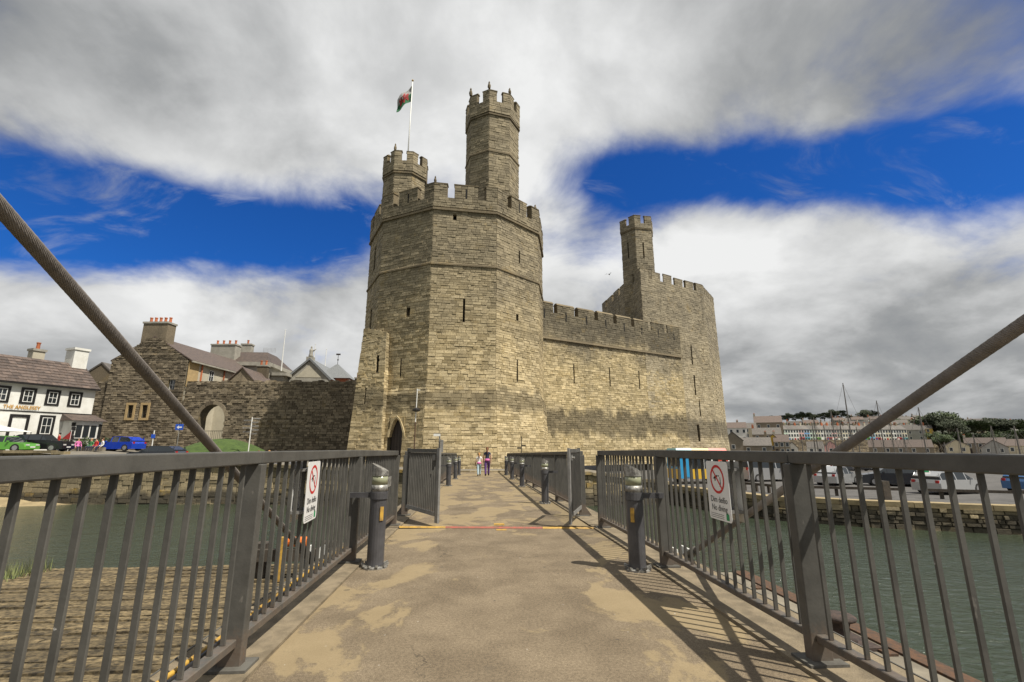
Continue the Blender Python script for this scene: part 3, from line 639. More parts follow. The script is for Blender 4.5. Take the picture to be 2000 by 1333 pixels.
struct(MB().box(XL - .4, XR + .43, -4, 36, -.9, -.7).build('bridge_underside', 'deck_steel'))
struct(MB().box(XL - .38, XR + .41, 9.12, 9.21, -.4, -.06).build('deck_joint', 'dark_void'))

def railing(x, side, posts, label, ends=True, name='bridge_railing'):
    """side: +1 when the deck lies towards +x. posts: y positions"""
    t = thing(name, label, 'railing', (x, posts[0], dz_(posts[0])))
    Z = lambda y: dz_(y)
    for a, b_ in zip(posts, posts[1:]):
        A, B = Z(a), Z(b_)
        top = MB().box8([(x - .05, a + .003, A + 1.285), (x + .05, a + .003, A + 1.285), (x + .05, b_ - .003, B + 1.285), (x - .05, b_ - .003, B + 1.285), (x - .05, a + .003, A + 1.37), (x + .05, a + .003, A + 1.37), (x + .05, b_ - .003, B + 1.37), (x - .05, b_ - .003, B + 1.37)])
        o = top.build('top_rail', 'rail_paint', t, world=True); bv = o.modifiers.new('b', 'BEVEL'); bv.width = .008; bv.segments = 2
        o = MB().box8([(x - .035, a + .041, A + .15), (x + .035, a + .041, A + .15), (x + .035, b_ - .041, B + .15), (x - .035, b_ - .041, B + .15), (x - .035, a + .041, A + .2), (x + .035, a + .041, A + .2), (x + .035, b_ - .041, B + .2), (x - .035, b_ - .041, B + .2)]).build('bottom_rail', 'rail_paint', t, world=True)
        bv = o.modifiers.new('b', 'BEVEL'); bv.width = .005
        n = max(2, round((b_ - a) / .144))
        for k in range(1, n):
            y = a + (b_ - a) * k / n; key = ('bar', 'm')
            if key not in UNIT_ME: UNIT_ME[key] = None
            z0 = Z(y)
            if UNIT_ME[key] is None:
                o = MB().box(-.016, .016, -.0075, .0075, .2, 1.285).build('bar', 'rail_paint', t); UNIT_ME[key] = o.data
                bm = bmesh.new(); bm.from_mesh(o.data); bmesh.ops.bevel(bm, geom=bm.edges[:], offset=.003, segments=1, affect='EDGES'); bm.to_mesh(o.data); bm.free()
            else:
                o = bpy.data.objects.new('bar', UNIT_ME[key]); COL.objects.link(o); o.parent = t
            o.location = (rnd.uniform(-.002, .002), y - posts[0], z0 - dz_(posts[0])); o.rotation_euler = (0, rnd.uniform(-.004, .004), rnd.uniform(-.05, .05))
    for y in posts:
        z = Z(y)
        p = MB().box(x - .07, x + .07, y - .04, y + .04, z + .012, z + 1.284); o = p.build('post', 'rail_paint', t, world=True); bv = o.modifiers.new('b', 'BEVEL'); bv.width = .006; bv.segments = 2
        MB().extr([(x - side * .07, y - .012, z + .2), (x - side * .07, y - .012, z + .03), (x - side * .2, y - .012, z + .03)], (0, .024, 0)).build('gusset', 'rail_paint', o, world=True)
        MB().box(x - .13, x + .13, y - .1, y + .1, z + .026, z + .042).build('base_plate', 'deck_steel', o, world=True)
    return t
PL = [-2.3, .62, 3.52, 6.4, 9.42]; PR = [-2.5, .5, 3.33, 5.9, 8.85]
rl = railing(XL, 1, PL, 'near grey barred railing on the town side of the bridge deck')
rr = railing(XR, -1, PR, 'near grey barred railing on the harbour side of the bridge deck')
PF = [10.9 + 2.8 * k for k in range(9)] + [36.0]
railing(XL, 1, PF, 'far grey railing beyond the gates, town side, descending to the castle')
railing(XR, -1, [10.5] + PF[1:], 'far grey railing beyond the gates, harbour side, descending to the castle')

def gate(hinge, end, label):
    t = thing('bridge_gate', label, 'gate', (*hinge, 0)); h, e = Vector((*hinge, 0)), Vector((*end, 0)); U = (e - h).normalized(); N = U.cross(UP); L = (e - h).length
    P = lambda u, z: h + U * u + UP * z
    MB().obox(P(L - .02, .70), U, UP, N, .065, .68, .02).build('end_post', 'gate_steel', t, world=True)
    MB().obox(P(.03, .72), U, UP, N, .03, .66, .03).build('hinge_post', 'rail_paint', t, world=True)
    MB().obox(P(L / 2 - .01, 1.33), U, UP, N, L / 2 - .07, .035, .025).build('top_rail', 'rail_paint', t, world=True)
    MB().obox(P(L / 2 - .01, .17), U, UP, N, L / 2 - .07, .035, .03).build('bottom_rail', 'gate_steel', t, world=True)
    n = int((L - .15) / .085)
    for k in range(n): MB().obox(P(.1 + (L - .2) * k / (n - 1), .745), U, UP, N, .008, .54, .02).build('bar', 'rail_paint', t, world=True)
    lk = MB().obox(P(L - .16, 1.2), U, UP, N, .05, .05, .04).build('latch', 'gate_steel', t, world=True)
    MB().cyl(P(L - .16, 1.2) - N * .04, P(L - .16, 1.2) - N * .09, .02).build('latch_pin', 'worn_metal', lk, world=True)
    return t
gate((-1.5, 10.75), (-.72, 9.34), 'open gate with pale end post on the town side of the bridge')
gate((2.2, 10.35), (1.72, 9.02), 'open gate with pale end post on the harbour side of the bridge')
# painted ramp strip over the joint
js = thing('joint_strip', 'red and yellow painted steel strip across the deck at the gates', 'joint strip', (.5, 9.06, 0))
for (a, b_, mt, nm) in ((-1.4, -.55, 'yellow_paint', 'yellow_end'), (-.55, 1.2, 'red_paint', 'red_middle'), (1.2, 2.4, 'yellow_paint', 'yellow_end')):
    yy = lambda x: 9.24 - (x + 1.4) * .105
    MB().extr([(a, yy(a) - .03, dz_(9) + .004), (a, yy(a), dz_(9) + .03), (a, yy(a) + .03, dz_(9) + .004)], (b_ - a - .004, yy(b_) - yy(a), 0)).build(nm, mt, js, world=True)
MB().box(.36, .54, 8.80, 8.92, dz_(8.9) + .003, dz_(8.9) + .006).build('paint_mark', 'yellow_paint', js, world=True)
MB().box(.33, .52, 9.13, 9.28, dz_(9.2) + .04, dz_(9.2) + .055).build('paint_mark', 'yellow_paint', js, world=True)

# ------------------------------------------------------------------ bollard lights
def bollard(x, y, side, label, sticker=True):
    t = thing('bollard_light', label, 'bollard light', (x, y, dz_(y)), group='bollard lights along the bridge')
    MB().lathe([(.1, .02), (.1, .78), (.096, .785)], n=20).build('column', 'bollard_paint', t, smooth=False)
    fl = MB().lathe([(.15, 0), (.15, .02), (.105, .025)], n=16); fl.build('base_flange', 'worn_metal', t)
    for k in range(10):
        a = k * .628; MB().obox((.135 * math.cos(a), .135 * math.sin(a), .035), (math.cos(a), math.sin(a), .35), (-math.sin(a), math.cos(a), 0), (0, 0, 1), .026, .014, .012).build('flange_tooth', 'worn_metal', t)
    MB().lathe([(.112, .785), (.112, .87), (.1, .872)], n=20).build('collar', 'bollard_paint', t)
    MB().lathe([(.103, .872), (.1, .95)], n=20).build('lower_band', 'worn_metal', t, smooth=True)
    MB().lathe([(.095, .95), (.097, 1.06)], n=20).build('lens', 'lamp_lens', t, smooth=True)
    cap = MB(); n = 20
    ring_ = [(.103 * math.cos(6.283 * k / n), .103 * math.sin(6.283 * k / n)) for k in range(n)]
    cap.prism(ring_, 1.06, 1.16); cap.v = [(a, b_, c - (.05 * (a / .1) if c > 1.1 else 0)) for a, b_, c in cap.v]; cap.build('cap', 'worn_metal', t)
    arm = MB().box(min(0, -side * .36), max(0, -side * .36), -.03, .03, .80, .86)
    arm.v = [(a if abs(a) > .01 else -side * .1, b_, c) for a, b_, c in arm.v]; arm.build('bracket_arm', 'bollard_paint', t)
    if sticker: MB().obox((side * .06, -.0875, .62), (.82, side * .57, 0), (0, 0, 1), (side * .57, -.82, 0), .022, .08, .004).build('warning_sticker', 'yellow_paint', t)
for (x, y, lb) in ((-1.2, 6.2, 'scuffed bollard light nearest the camera beside the town side railing'), (-1.18, 20.7, 'bollard light just past the open town side gate, nearest of the far row'), (-1.15, 26.4, 'second far bollard light past the town side gate'), (-1.13, 31.2, 'last bollard light on the town side by the castle end')):
    bollard(x, y, 1, lb, y < 8)
for (x, y, lb) in ((1.9, 5.85, 'chipped bollard light nearest the camera beside the harbour side railing'), (1.86, 13.3, 'first bollard light past the harbour side gate'), (1.86, 20.1, 'second bollard light past the harbour side gate'), (1.86, 25.8, 'third bollard light past the harbour side gate'), (1.86, 31, 'farthest bollard light on the harbour side by the castle end')):
    bollard(x, y, -1, lb, y < 8)

# ------------------------------------------------------------------ text helper and signs
def text(name, body, size, mat, parent, o, U, V, align='CENTER', bold=0., sx=1.):
    cu = bpy.data.curves.new(name, 'FONT'); cu.body = body; cu.size = size; cu.align_x = align; cu.extrude = .0006; cu.offset = bold; cu.resolution_u = 3
    ob = bpy.data.objects.new(name, cu); COL.objects.link(ob); dg = bpy.context.evaluated_depsgraph_get()
    me = bpy.data.meshes.new_from_object(ob.evaluated_get(dg)); COL.objects.unlink(ob); bpy.data.objects.remove(ob)
    U, V = Vector(U).normalized(), Vector(V).normalized(); N = U.cross(V); me.materials.clear(); me.materials.append(M[mat])
    m = Matrix(((U.x * sx, V.x, N.x, o[0]), (U.y * sx, V.y, N.y, o[1]), (U.z * sx, V.z, N.z, o[2]), (0, 0, 0, 1)))
    me.transform(wm(parent).inverted() @ m); r = bpy.data.objects.new(name, me); COL.objects.link(r); r.parent = parent
    return r
def rounded(w_, h, r, n=4):
    pts = []
    for cx, cy, a0 in ((w_ / 2 - r, h / 2 - r, 0), (-w_ / 2 + r, h / 2 - r, 90), (-w_ / 2 + r, -h / 2 + r, 180), (w_ / 2 - r, -h / 2 + r, 270)):
        for k in range(n + 1): a = R(a0 + 90 * k / n); pts.append((cx + r * math.cos(a), cy + r * math.sin(a)))
    return pts
def diving_sign(x, y, side, label, tilt=0.):
    t = thing('warning_sign', label, 'sign', (x, y, 1.0)); U = Vector((0, side, 0)); N = Vector((side, 0, 0))
    U.rotate(Matrix.Rotation(tilt, 3, 'Z')); N.rotate(Matrix.Rotation(tilt, 3, 'Z'))
    Q = lambda a, c, d: Vector((x, y, 1.01)) + U * a + UP * c + N * d
    MB().extr([Q(a, c, .05) for a, c in rounded(.4, .52, .03)], N * .004).build('plate', 'sign_white', t, world=True)
    MB().extr([Q(a, c, -.09) for a, c in rounded(.4, .52, .03)], N * .004).build('rear_plate', 'sign_white', t, world=True)
    for z in (-.17, .19): MB().obox(Q(0, z, -.02), U, UP, N, .16, .012, .066).build('bracket', 'gate_steel', t, world=True)
    n = 28; rg = MB()
    for k in range(n):
        a, b_ = 6.2832 * k / n, 6.2832 * (k + 1) / n; f = lambda an, r: Q(r * math.cos(an), .1 + r * math.sin(an), .0555)
        rg.face([f(a, .128), f(b_, .128), f(b_, .105), f(a, .105)])
    rg.face([Q(-.085, .178, .0556), Q(-.072, .19, .0556), Q(.085, .022, .0556), (Q(.072, .01, .0556))]); rg.build('prohibition_ring', 'sign_red', t, world=True)
    pic = MB()
    for pts in ([(-.075, .10), (-.045, .125), (.0, .138), (.02, .13), (-.005, .118), (-.04, .105)], [(-.05, .12), (-.02, .13), (-.03, .085), (-.045, .08)], [(.05, .12), (.06, .12), (.062, .06), (.04, .035), (.036, .042), (.05, .065)], [(.02, .135), (.035, .14), (.04, .128), (.028, .122)]):
        pic.face([Q(a, c, .0552) for a, c in pts])
    pic.build('diver_pictogram', 'sign_black', t, world=True)
    text('lettering', 'Dim deifio', .075, 'sign_black', t, Q(0, -.105, .0552), U, UP, sx=.95)
    text('lettering', 'No diving', .075, 'sign_black', t, Q(0, -.178, .0552), U, UP, sx=.95)
    for k in range(3): MB().face([Q(a, c, .0552) for a, c in ((-.17, -.207 - .016 * k), (.07, -.207 - .016 * k), (.07, -.211 - .016 * k), (-.17, -.211 - .016 * k))]).build('small_print', 'sign_black', t, world=True)
    MB().face([Q(a, c, .0552) for a, c in ((.11, -.245), (.16, -.245), (.16, -.195), (.135, -.18), (.11, -.195))]).build('emblem', 'sign_green', t, world=True)
diving_sign(XL, 4.62, 1, 'white no diving sign with red ring on the town side railing', .06)
diving_sign(XR, 4.38, -1, 'white no diving sign with red ring on the harbour side railing')
MB_ = MB().obox((XL + .055, 8.5, .82), (0, 1, 0), (0, 0, 1), (1, 0, 0), .2, .08, .004); tag(MB_.build('graffiti_plate', 'worn_metal'), 'scratched metal plate fixed low on the town side railing by the gate', 'plate')

# ------------------------------------------------------------------ stay cables
def cable(A, d, label):
    A, d = Vector(A), Vector(d); t = thing('stay_cable', label, 'cable', A); dn = d.normalized(); end = A + d * 4.6
    MB().cyl(A + dn * .55, end, .0305, n=16, caps=True).build('cable', 'cable', t, smooth=True, world=True)
    a = dn.orthogonal().normalized(); c = dn.cross(a); L = (end - A).length
    for k in range(24):     # outer strands laid in a slow spiral
        mb = MB(); prev = None; n = 260
        for i in range(n + 1):
            s = .55 + (L - .55) * i / n; an = s * 11 + k * .2618; p = A + dn * s + (a * math.cos(an) + c * math.sin(an)) * .0305
            if prev is not None: mb.cyl(prev, p, .0026, n=4, caps=False)
            prev = p
        mb.build('strand', 'cable', t, smooth=True, world=True, fix=False)
    MB().cyl(A, A + dn * .6, .055, .05, n=14).build('socket', 'deck_steel', t, world=True)
    for s in (-1, 1): MB().obox(A + Vector((s * .09, .05, .02)), (1, 0, 0), (0, 1, 0), (0, 0, 1), .012, .16, .14).build('anchor_plate', 'white_paint', t, world=True)
cable((-2.21, 7.06, -.1), (.1, -2.0963, 1), 'thick steel stay cable rising on the town side of the bridge')
cable((2.78, 6.7, -.1), (-.1, -2.28, 1), 'thick steel stay cable rising on the harbour side of the bridge')

hs = thing('service_hose', 'yellow and black service hoses lying along the outside of the deck edge', 'hose', (XL - .3, 2, .03))
for dx_, mt in ((0, 'yellow_paint'), (.05, 'black_paint')):
    mb = MB(); pr0 = None
    for k in range(40):
        y = -3 + k * .3; q = Vector((XL - .3 + dx_ + .012 * math.sin(y * 2 + dx_ * 40), y, dz_(y) + .045))
        if pr0 is not None: mb.cyl(pr0, q, .018, n=6, caps=False)
        pr0 = q
    mb.build('hose', mt, hs, smooth=True, world=True)
# ------------------------------------------------------------------ landings either side
pj = thing('timber_landing', 'weathered plank landing below the railing on the town side', 'landing', (-6, 8, -1.3))
y = -2.5
while y < 12.3:
    w_ = rnd.uniform(.15, .23); x = -9.75 + .05 * (12.3 - y) * 0 + rnd.uniform(-.12, .12)
    while x < -2.1:
        l = min(rnd.uniform(2.2, 4.2), -2.1 - x); l = -2.1 - x if -2.1 - x - l < .8 else l; h = rnd.uniform(-.018, .018)
        MB().box8([(x + .006, y + .008, -1.38), (x + l - .006, y + .008, -1.38), (x + l - .006, y + w_ - .008, -1.38), (x + .006, y + w_ - .008, -1.38), (x + .006, y + .014, -1.3 + h), (x + l - .006, y + .014, -1.3 + h + rnd.uniform(-.01, .01)), (x + l - .006, y + w_ - .014, -1.3 + h), (x + .006, y + w_ - .014, -1.3 + h + rnd.uniform(-.01, .01))]).build('plank', 'plank_wood', pj, world=True); x += l
    y += w_
MB().box(-9.6, -2.1, -2.5, 12.3, -1.6, -1.385).build('bearer', 'dark_timber', pj, world=True)
for x in (-9.4, -6, -2.6): MB().cyl((x, 12.15, -4), (x, 12.15, -1.39), .16, n=10).build('pile', 'dark_timber', pj, world=True)
gt = MB(); gr = random.Random(4)
for k in range(420):
    a = gr.random(); x = -9.75 + gr.uniform(-.35, .25); y = 9.6 + 2.7 * a + gr.uniform(-.1, .1); h = gr.uniform(.15, .42); an = gr.uniform(0, 6.28); ln = gr.uniform(.02, .16)
    p = Vector((x, y, -1.34)); q = p + Vector((math.cos(an) * ln, math.sin(an) * ln, h)); s = Vector((-math.sin(an), math.cos(an), 0)) * .008
    gt.face([p - s, p + s, q])
plain('dry_grass', (.20, .21, .08), (.12, .15, .05), 5, .9, var=.4)
tag(gt.build('grass', 'dry_grass', fix=False), 'tuft of dry grass on the outer edge of the plank landing', 'grass', kind='stuff')
fd = thing('timber_fender', 'dark timber fender with orange roller beside the plank landing', 'fender', (-3.9, 11.3, -1.3))
for x in (-4.6, -3.2): MB().box(x - .14, x + .14, 11.15, 11.45, -1.3, -.62).build('post', 'dark_timber', fd, world=True)
MB().box(-4.9, -2.9, 11.0, 11.14, -.95, -.72).build('beam', 'dark_timber', fd, world=True)
MB().cyl((-4.2, 11.1, -.58), (-3.6, 11.1, -.58), .1, n=14).build('roller', 'orange_paint', fd, world=True, smooth=False)
MB().cyl((-4.05, 10.9, -1.3), (-4.05, 10.9, -.45), .08, n=10).build('yellow_pipe', 'yellow_paint', fd, world=True)
pr_ = thing('concrete_landing', 'pale concrete pier below the railing on the harbour side', 'landing', (4.2, 5, -1.3))
o = MB().box(2.75, 5.66, -3, 10.9, -3.4, -1.3).build('pier_block', 'concrete', pr_, world=True)
o = MB().box8([(5.66, -3, -3.3), (5.8, -3, -3.3), (5.98, 10.9, -3.3), (5.66, 10.9, -3.3), (5.66, -3, -1.27), (5.8, -3, -1.27), (5.98, 10.9, -1.27), (5.66, 10.9, -1.27)]).build('rusty_edge', 'rust', pr_, world=True)
for k in range(9): MB().box(5.45, 5.6, -2.4 + 1.5 * k, -2.2 + 1.5 * k, -1.3, -1.27).build('edge_cleat', 'rust', pr_, world=True)
mbn = thing('mooring_bollard', 'rusty cast iron mooring bollard with wide cap on the harbour side pier', 'bollard', (5.2, 7.1, -1.3))
MB().box(-.34, .34, -.34, .34, 0, .045).build('base_plate', 'iron', mbn)
MB().lathe([(.2, .045), (.13, .1), (.115, .2), (.14, .27), (.21, .3), (.225, .335), (.19, .36), (.05, .375)], n=18).build('post', 'iron', mbn, smooth=True)
# ------------------------------------------------------------------ figures
def person(name, label, loc, rz, h, top, bottom, hair, pose='stand', sleeves=False, group=None, waist=None, long_hair=False, cat='person'):
    k = h / 1.7; J = []; E = []; RAD = []
    def j(p, r, par=None):
        J.append(Vector(p) * k); RAD.append(r * k)
        if par is not None: E.append((par, len(J) - 1))
        return len(J) - 1
    sit = pose == 'sit'; dz = -.48 if sit else 0
    pel = j((0, 0, .94 + dz), .135); sp1 = j((0, .01, 1.1 + dz), .115, pel); ch = j((0, .0, 1.3 + dz), .135, sp1); nk = j((0, .0, 1.45 + dz), .055, ch)
    hb = j((0, .02, 1.53 + dz), .085, nk); hd = j((0, .02, 1.62 + dz), .092, hb); j((0, .12, 1.575 + dz), .018, hb)
    for s in (-1, 1):
        st_ = {'walk': .2 * s, 'stand': .03 * s, 'sit': 0}[pose]
        hp = j((.095 * s, 0, .88 + dz), .108, pel)
        if sit: kn = j((.12 * s, .42, .46), .068, hp); an = j((.11 * s, .44, .09), .042, kn); j((.11 * s, .58, .035), .035, an)
        else: kn = j((.1 * s, st_ * .55 + .03, .5), .082, hp); an = j((.095 * s, st_ - .03, .1), .058, kn); j((.1 * s, st_ + .12, .035), .036, an)
        sh = j((.17 * s, 0, 1.39 + dz), .062, ch); aw = -.14 * s if pose == 'walk' else .05
        el_ = j((.235 * s, aw * .4 - .03, 1.12 + dz), .044, sh); wr = j((.23 * s, aw + (.2 if sit else .04), .88 + dz), .03, el_); ha = j((.225 * s, aw + (.24 if sit else .06), .81 + dz), .032, wr)
        for q in range(4): j((.215 * s + .012 * s * (q - 1.5) * .2, aw + (.24 if sit else .06) + .02 * (q - 1.5), .735 + dz - .008 * (1.5 - abs(q - 1.5))), .0095, ha)
        j((.19 * s, aw + (.26 if sit else .1), .77 + dz), .011, ha)
    me = bpy.data.meshes.new(name); me.from_pydata(J, E, []); ob = bpy.data.objects.new(name, me); COL.objects.link(ob)
    ob.modifiers.new('skin', 'SKIN'); sub = ob.modifiers.new('sub', 'SUBSURF'); sub.levels = 1; sub.render_levels = 1
    for i, r in enumerate(RAD):
        me.skin_vertices[0].data[i].radius = (r, r * (.78 if i in (0, 1, 2) else 1)); me.skin_vertices[0].data[i].use_root = i == 0
    dg = bpy.context.evaluated_depsgraph_get(); m2 = bpy.data.meshes.new_from_object(ob.evaluated_get(dg)); bpy.data.objects.remove(ob)
    m2.materials.clear()
    for mt in ('skin', top, bottom, 'black_paint'): m2.materials.append(M[mt])
    for p in m2.polygons:
        c = p.center / k; z = c.z - dz; ax = abs(c.x); p.use_smooth = True
        leg = c.z < .12; i = 0
        if z > 1.455: i = 0
        elif ax > .2 and z > .6 and z < 1.3: i = 1 if sleeves and z > .95 else 0
        elif z > .97: i = 1
        elif leg: i = 3
        else: i = 2
        p.material_index = i
    o = bpy.data.objects.new(name, m2); COL.objects.link(o); o.location = loc; o.rotation_euler = (0, 0, rz); tag(o, label, cat, group)
    hr = MB(); c = Vector((0, 0, 1.625 + dz)) * k
    hr.lathe([(.02, -.05), (.075, -.045), (.102, .0), (.1, .045), (.07, .09), (.02, .11)], (0, -.012 * k, 0), 12); hr.v = [(a * k + c.x, (b_ if b_ < .03 else .03 + (b_ - .03) * .5) * k + c.y, d * k + c.z) for a, b_, d in hr.v]
    if long_hair: hr.cyl((0, -.085 * k, (1.66 + dz) * k), (0, -.14 * k, (1.30 + dz) * k), .055 * k, .02 * k, 8)
    hr.build('hair', hair, o, smooth=True)
    if waist: MB().lathe([(.14, -.03), (.17, .0), (.165, .08), (.14, .11)], (0, -.01, .93 + dz), 14).build('tied_jumper', waist, o, smooth=True).scale = (k, k * .85, k)
    return o
for n, c in (('purple', (.10, .04, .17)), ('navy', (.03, .035, .07)), ('pink', (.75, .20, .48)), ('pale_blue', (.42, .55, .62)), ('white_cloth', (.72, .72, .72)), ('red_cloth', (.5, .04, .03)), ('green_cloth', (.06, .22, .08)), ('grey_cloth', (.2, .2, .21)), ('brown_hair', (.16, .07, .03)), ('fair_hair', (.42, .22, .08)), ('dark_hair', (.03, .02, .015)), ('tan_cloth', (.42, .32, .2))): cloth(n, c)
person('person', 'taller person in purple trousers with pink jumper tied at the waist, walking away', (.62, 29.7, dz_(29.7)), 0, 1.68, 'navy', 'purple', 'brown_hair', 'walk', waist='pink', long_hair=True)
person('person', 'smaller person in white top and pale blue trousers walking away', (.13, 29.6, dz_(29.6)), .1, 1.36, 'white_cloth', 'pale_blue', 'fair_hair', 'walk', waist='pink', long_hair=True)
for k_, (x, tp, lb) in enumerate(((-18.4, 'red_cloth', 'leftmost of six heads showing just above the town side railing'), (-17.5, 'tan_cloth', 'second from left of six heads above the town side railing'), (-17.0, 'pink', 'third from left of six heads above the town side railing'), (-16.4, 'grey_cloth', 'fourth from left of six heads above the town side railing'), (-15.15, 'white_cloth', 'fifth from left of six heads above the town side railing'), (-14.8, 'tan_cloth', 'rightmost of six heads showing just above the town side railing'))):
    person('person', lb, (x, 42.2 - (x + 18) * .22 + .1 * (k_ % 3), gz(x)-.1), math.pi + rnd.uniform(-.6, .6), 1.66 + .06 * (k_ % 3), tp, 'grey_cloth', ['brown_hair', 'fair_hair', 'dark_hair'][k_ % 3], 'sit', group='onlookers on the quay')
for k_, (x, y, tp, lb) in enumerate(((-38.4, 49.4, 'pink', 'leftmost of the people sitting in a group beside the blue car'), (-37.6, 49.9, 'green_cloth', 'second from left of the people sitting beside the blue car'), (-36.6, 49.2, 'red_cloth', 'third from left of the people sitting beside the blue car'), (-35.9, 49.0, 'white_cloth', 'rightmost of the people sitting in a group beside the blue car'))):
    person('person', lb, (x, y, 1.0), math.pi + rnd.uniform(-1, 1), 1.66, tp, 'navy', ['brown_hair', 'fair_hair', 'dark_hair'][k_ % 3], 'sit', True, group='people sitting on the quay')
    tag(MB().box(x - .25, x + .25, y - .3, y + .2, 1.0, 1.36).build('stone_seat', 'concrete'), 'low stone seat under the ' + lb.split(' of the')[0].replace(' from left', '') + ' sitting person by the blue car', 'stone seat')  # stone seat for each sitting person
person('person', 'person in red top standing by the pub hedge', (-40.9, 50.2, 1.0), 2.6, 1.74, 'red_cloth', 'navy', 'dark_hair', 'stand', True)

# ------------------------------------------------------------------ vehicles
def car(name, label, loc, rz, mat, L=4.2, W=1.75, H=1.46, kind='hatch', group=None):
    """x is forward. Lofted body from a side profile, glasshouse, wheels with rims, lamps"""
    t = thing(name, label, 'van' if kind == 'van' else 'car', loc, rz, group); h = H
    if kind == 'van': belt, nose, roof = .56, [(.0, .30), (.02, .5), (.16, .56)], [(.27, .98), (.34, 1.0), (.97, 1.0), (1., .9)]
    elif kind == 'estate': belt, nose, roof = .6, [(.0, .32), (.02, .52), (.23, .62)], [(.40, .97), (.5, 1.0), (.86, .97), (.97, .8)]
    elif kind == 'vintage': belt, nose, roof = .62, [(.0, .3), (.02, .6), (.3, .66)], [(.40, .98), (.5, 1.0), (.8, .97), (.9, .8)]
    else: belt, nose, roof = .58, [(.0, .32), (.03, .5), (.25, .60)], [(.43, .97), (.53, 1.0), (.82, .96), (.96, .72)]
    X = lambda f: L / 2 - f * L
    low = [(X(0), .2), (X(.0), nose[0][1] * h), (X(nose[1][0]), nose[1][1] * h), (X(nose[2][0]), nose[2][1] * h), (X(.97), (belt + .05) * h), (X(1), .5 * h), (X(.995), .22)]
    # lower body with wheel arches
    prof = [low[0]]
    wx = (X(.19), X(.81)); r = .33
    under = []
    for cx in sorted(wx): under += [(cx - r - .04, .2)] + [(cx + (r + .04) * math.cos(R(180 - a)), .2 + .02 + (r + .1) * math.sin(R(a))) for a in (20, 55, 90, 125, 160)] + [(cx + r + .04, .2)]
    outline = low[:1] + low[1:] + under
    def loft(outline, ws, mat_, nm, par):
        mb = MB(); n = len(outline); i = 0
        for y, ins in ws:
            for (x, z) in outline: mb.v.append((x * (1 - ins), y, z))
        for a in range(len(ws) - 1):
            for q in range(n): mb.f.append((a * n + q, a * n + (q + 1) % n, (a + 1) * n + (q + 1) % n, (a + 1) * n + q)); mb.mi.append(0)
        mb.f.append(tuple(range(n))); mb.f.append(tuple((len(ws) - 1) * n + q for q in reversed(range(n)))); mb.mi += [0, 0]
        return mb.build(nm, mat_, par)
    body = loft(outline, [(-W / 2, .012), (-W / 2 + .08, 0), (W / 2 - .08, 0), (W / 2, .012)], mat, 'body', t)
    g0, g1 = (X(nose[2][0]), nose[2][1] * h - .01), (X(.965), (belt + .05) * h - .01)
    gh = [g0] + [(X(f), z * h - .03) for f, z in roof] + [g1]
    mb = MB(); n = len(gh)
    for y, k in ((-W / 2 + .04, 0), (-W / 2 + .2, 1), (W / 2 - .2, 1), (W / 2 - .04, 0)):
        for q, (x, z) in enumerate(gh):
            up = (z - g0[1]) / (h - g0[1]); mb.v.append((x, y if k else y, z if k or q in (0, n - 1) else g0[1] + (z - g0[1]) * .0))
    # glass block: bottom rectangle to inset top
    bl = [(g0[0], -W / 2 + .05, g0[1]), (g0[0], W / 2 - .05, g0[1]), (g1[0], W / 2 - .05, g1[1]), (g1[0], -W / 2 + .05, g1[1])]
    rf = [(X(f), z * h) for f, z in roof]; x0, x1 = rf[0][0], rf[-1][0]; mb = MB()
    side = [(g0[0], g0[1])] + [(x, z - .045) for x, z in rf] + [(g1[0], g1[1])]; n = len(side)
    for s in (-1, 1):
        for (x, z) in side:
            f = (z - g0[1]) / (h - g0[1]); mb.v.append((x, s * (W / 2 - .05 - .16 * max(0, f)), z))
    mb.f += [tuple(range(n)), tuple(n + q for q in reversed(range(n)))]; mb.mi += [0, 0]
    for q in range(n): mb.f.append((q, (q + 1) % n, n + (q + 1) % n, n + q)); mb.mi.append(0)
    mb.build('windows', 'window_glass', t)
    rp = MB(); m_ = len(rf)
    for s in (-1, 1):
        for off in (0, -.05):
            for (x, z) in rf:
                f = (z - g0[1]) / (h - g0[1]); rp.v.append((x, s * (W / 2 - .045 - .16 * f), z + off))
    for q in range(m_ - 1):
        a, b_, c, d = q, q + 1, 2 * m_ + q + 1, 2 * m_ + q
        rp.f += [(a, b_, c, d), (m_ + q, d + m_, c + m_, m_ + q + 1), (a, m_ + q, m_ + q + 1, b_), (d, c, c + m_, d + m_)]; rp.mi += [0] * 4
    rp.f += [(0, 2 * m_, 3 * m_, m_), (m_ - 1, 2 * m_ - 1, 4 * m_ - 1, 3 * m_ - 1)]; rp.mi += [0, 0]; rp.build('roof', mat, t)
    for f in ((.6, .62) if kind != 'van' else (.36, .38)):
        pass
    for s in (-1, 1):   # pillars
        for f in (roof[0][0], .62, roof[-1][0] - .03):
            if kind == 'van' and f == .62: f = .42
            z = .93 * h; fr = (z - g0[1]) / (h - g0[1])
            MB().box8([(X(f) - .04, s * (W / 2 - .045) - .012, g0[1]), (X(f) + .04, s * (W / 2 - .045) - .012, g0[1]), (X(f) + .04, s * (W / 2 - .045) + .012, g0[1]), (X(f) - .04, s * (W / 2 - .045) + .012, g0[1]),
                       (X(f) - .04, s * (W / 2 - .045 - .16 * fr) - .012, z), (X(f) + .04, s * (W / 2 - .045 - .16 * fr) - .012, z), (X(f) + .04, s * (W / 2 - .045 - .16 * fr) + .012, z), (X(f) - .04, s * (W / 2 - .045 - .16 * fr) + .012, z)]).build('pillar', mat, t)
        MB().box(X(.0) - .06, X(0) + .012, s * (W / 2 - .3) - .16, s * (W / 2 - .3) + .16, nose[0][1] * h + .08, nose[0][1] * h + .2).build('headlight', 'light_clear', t)
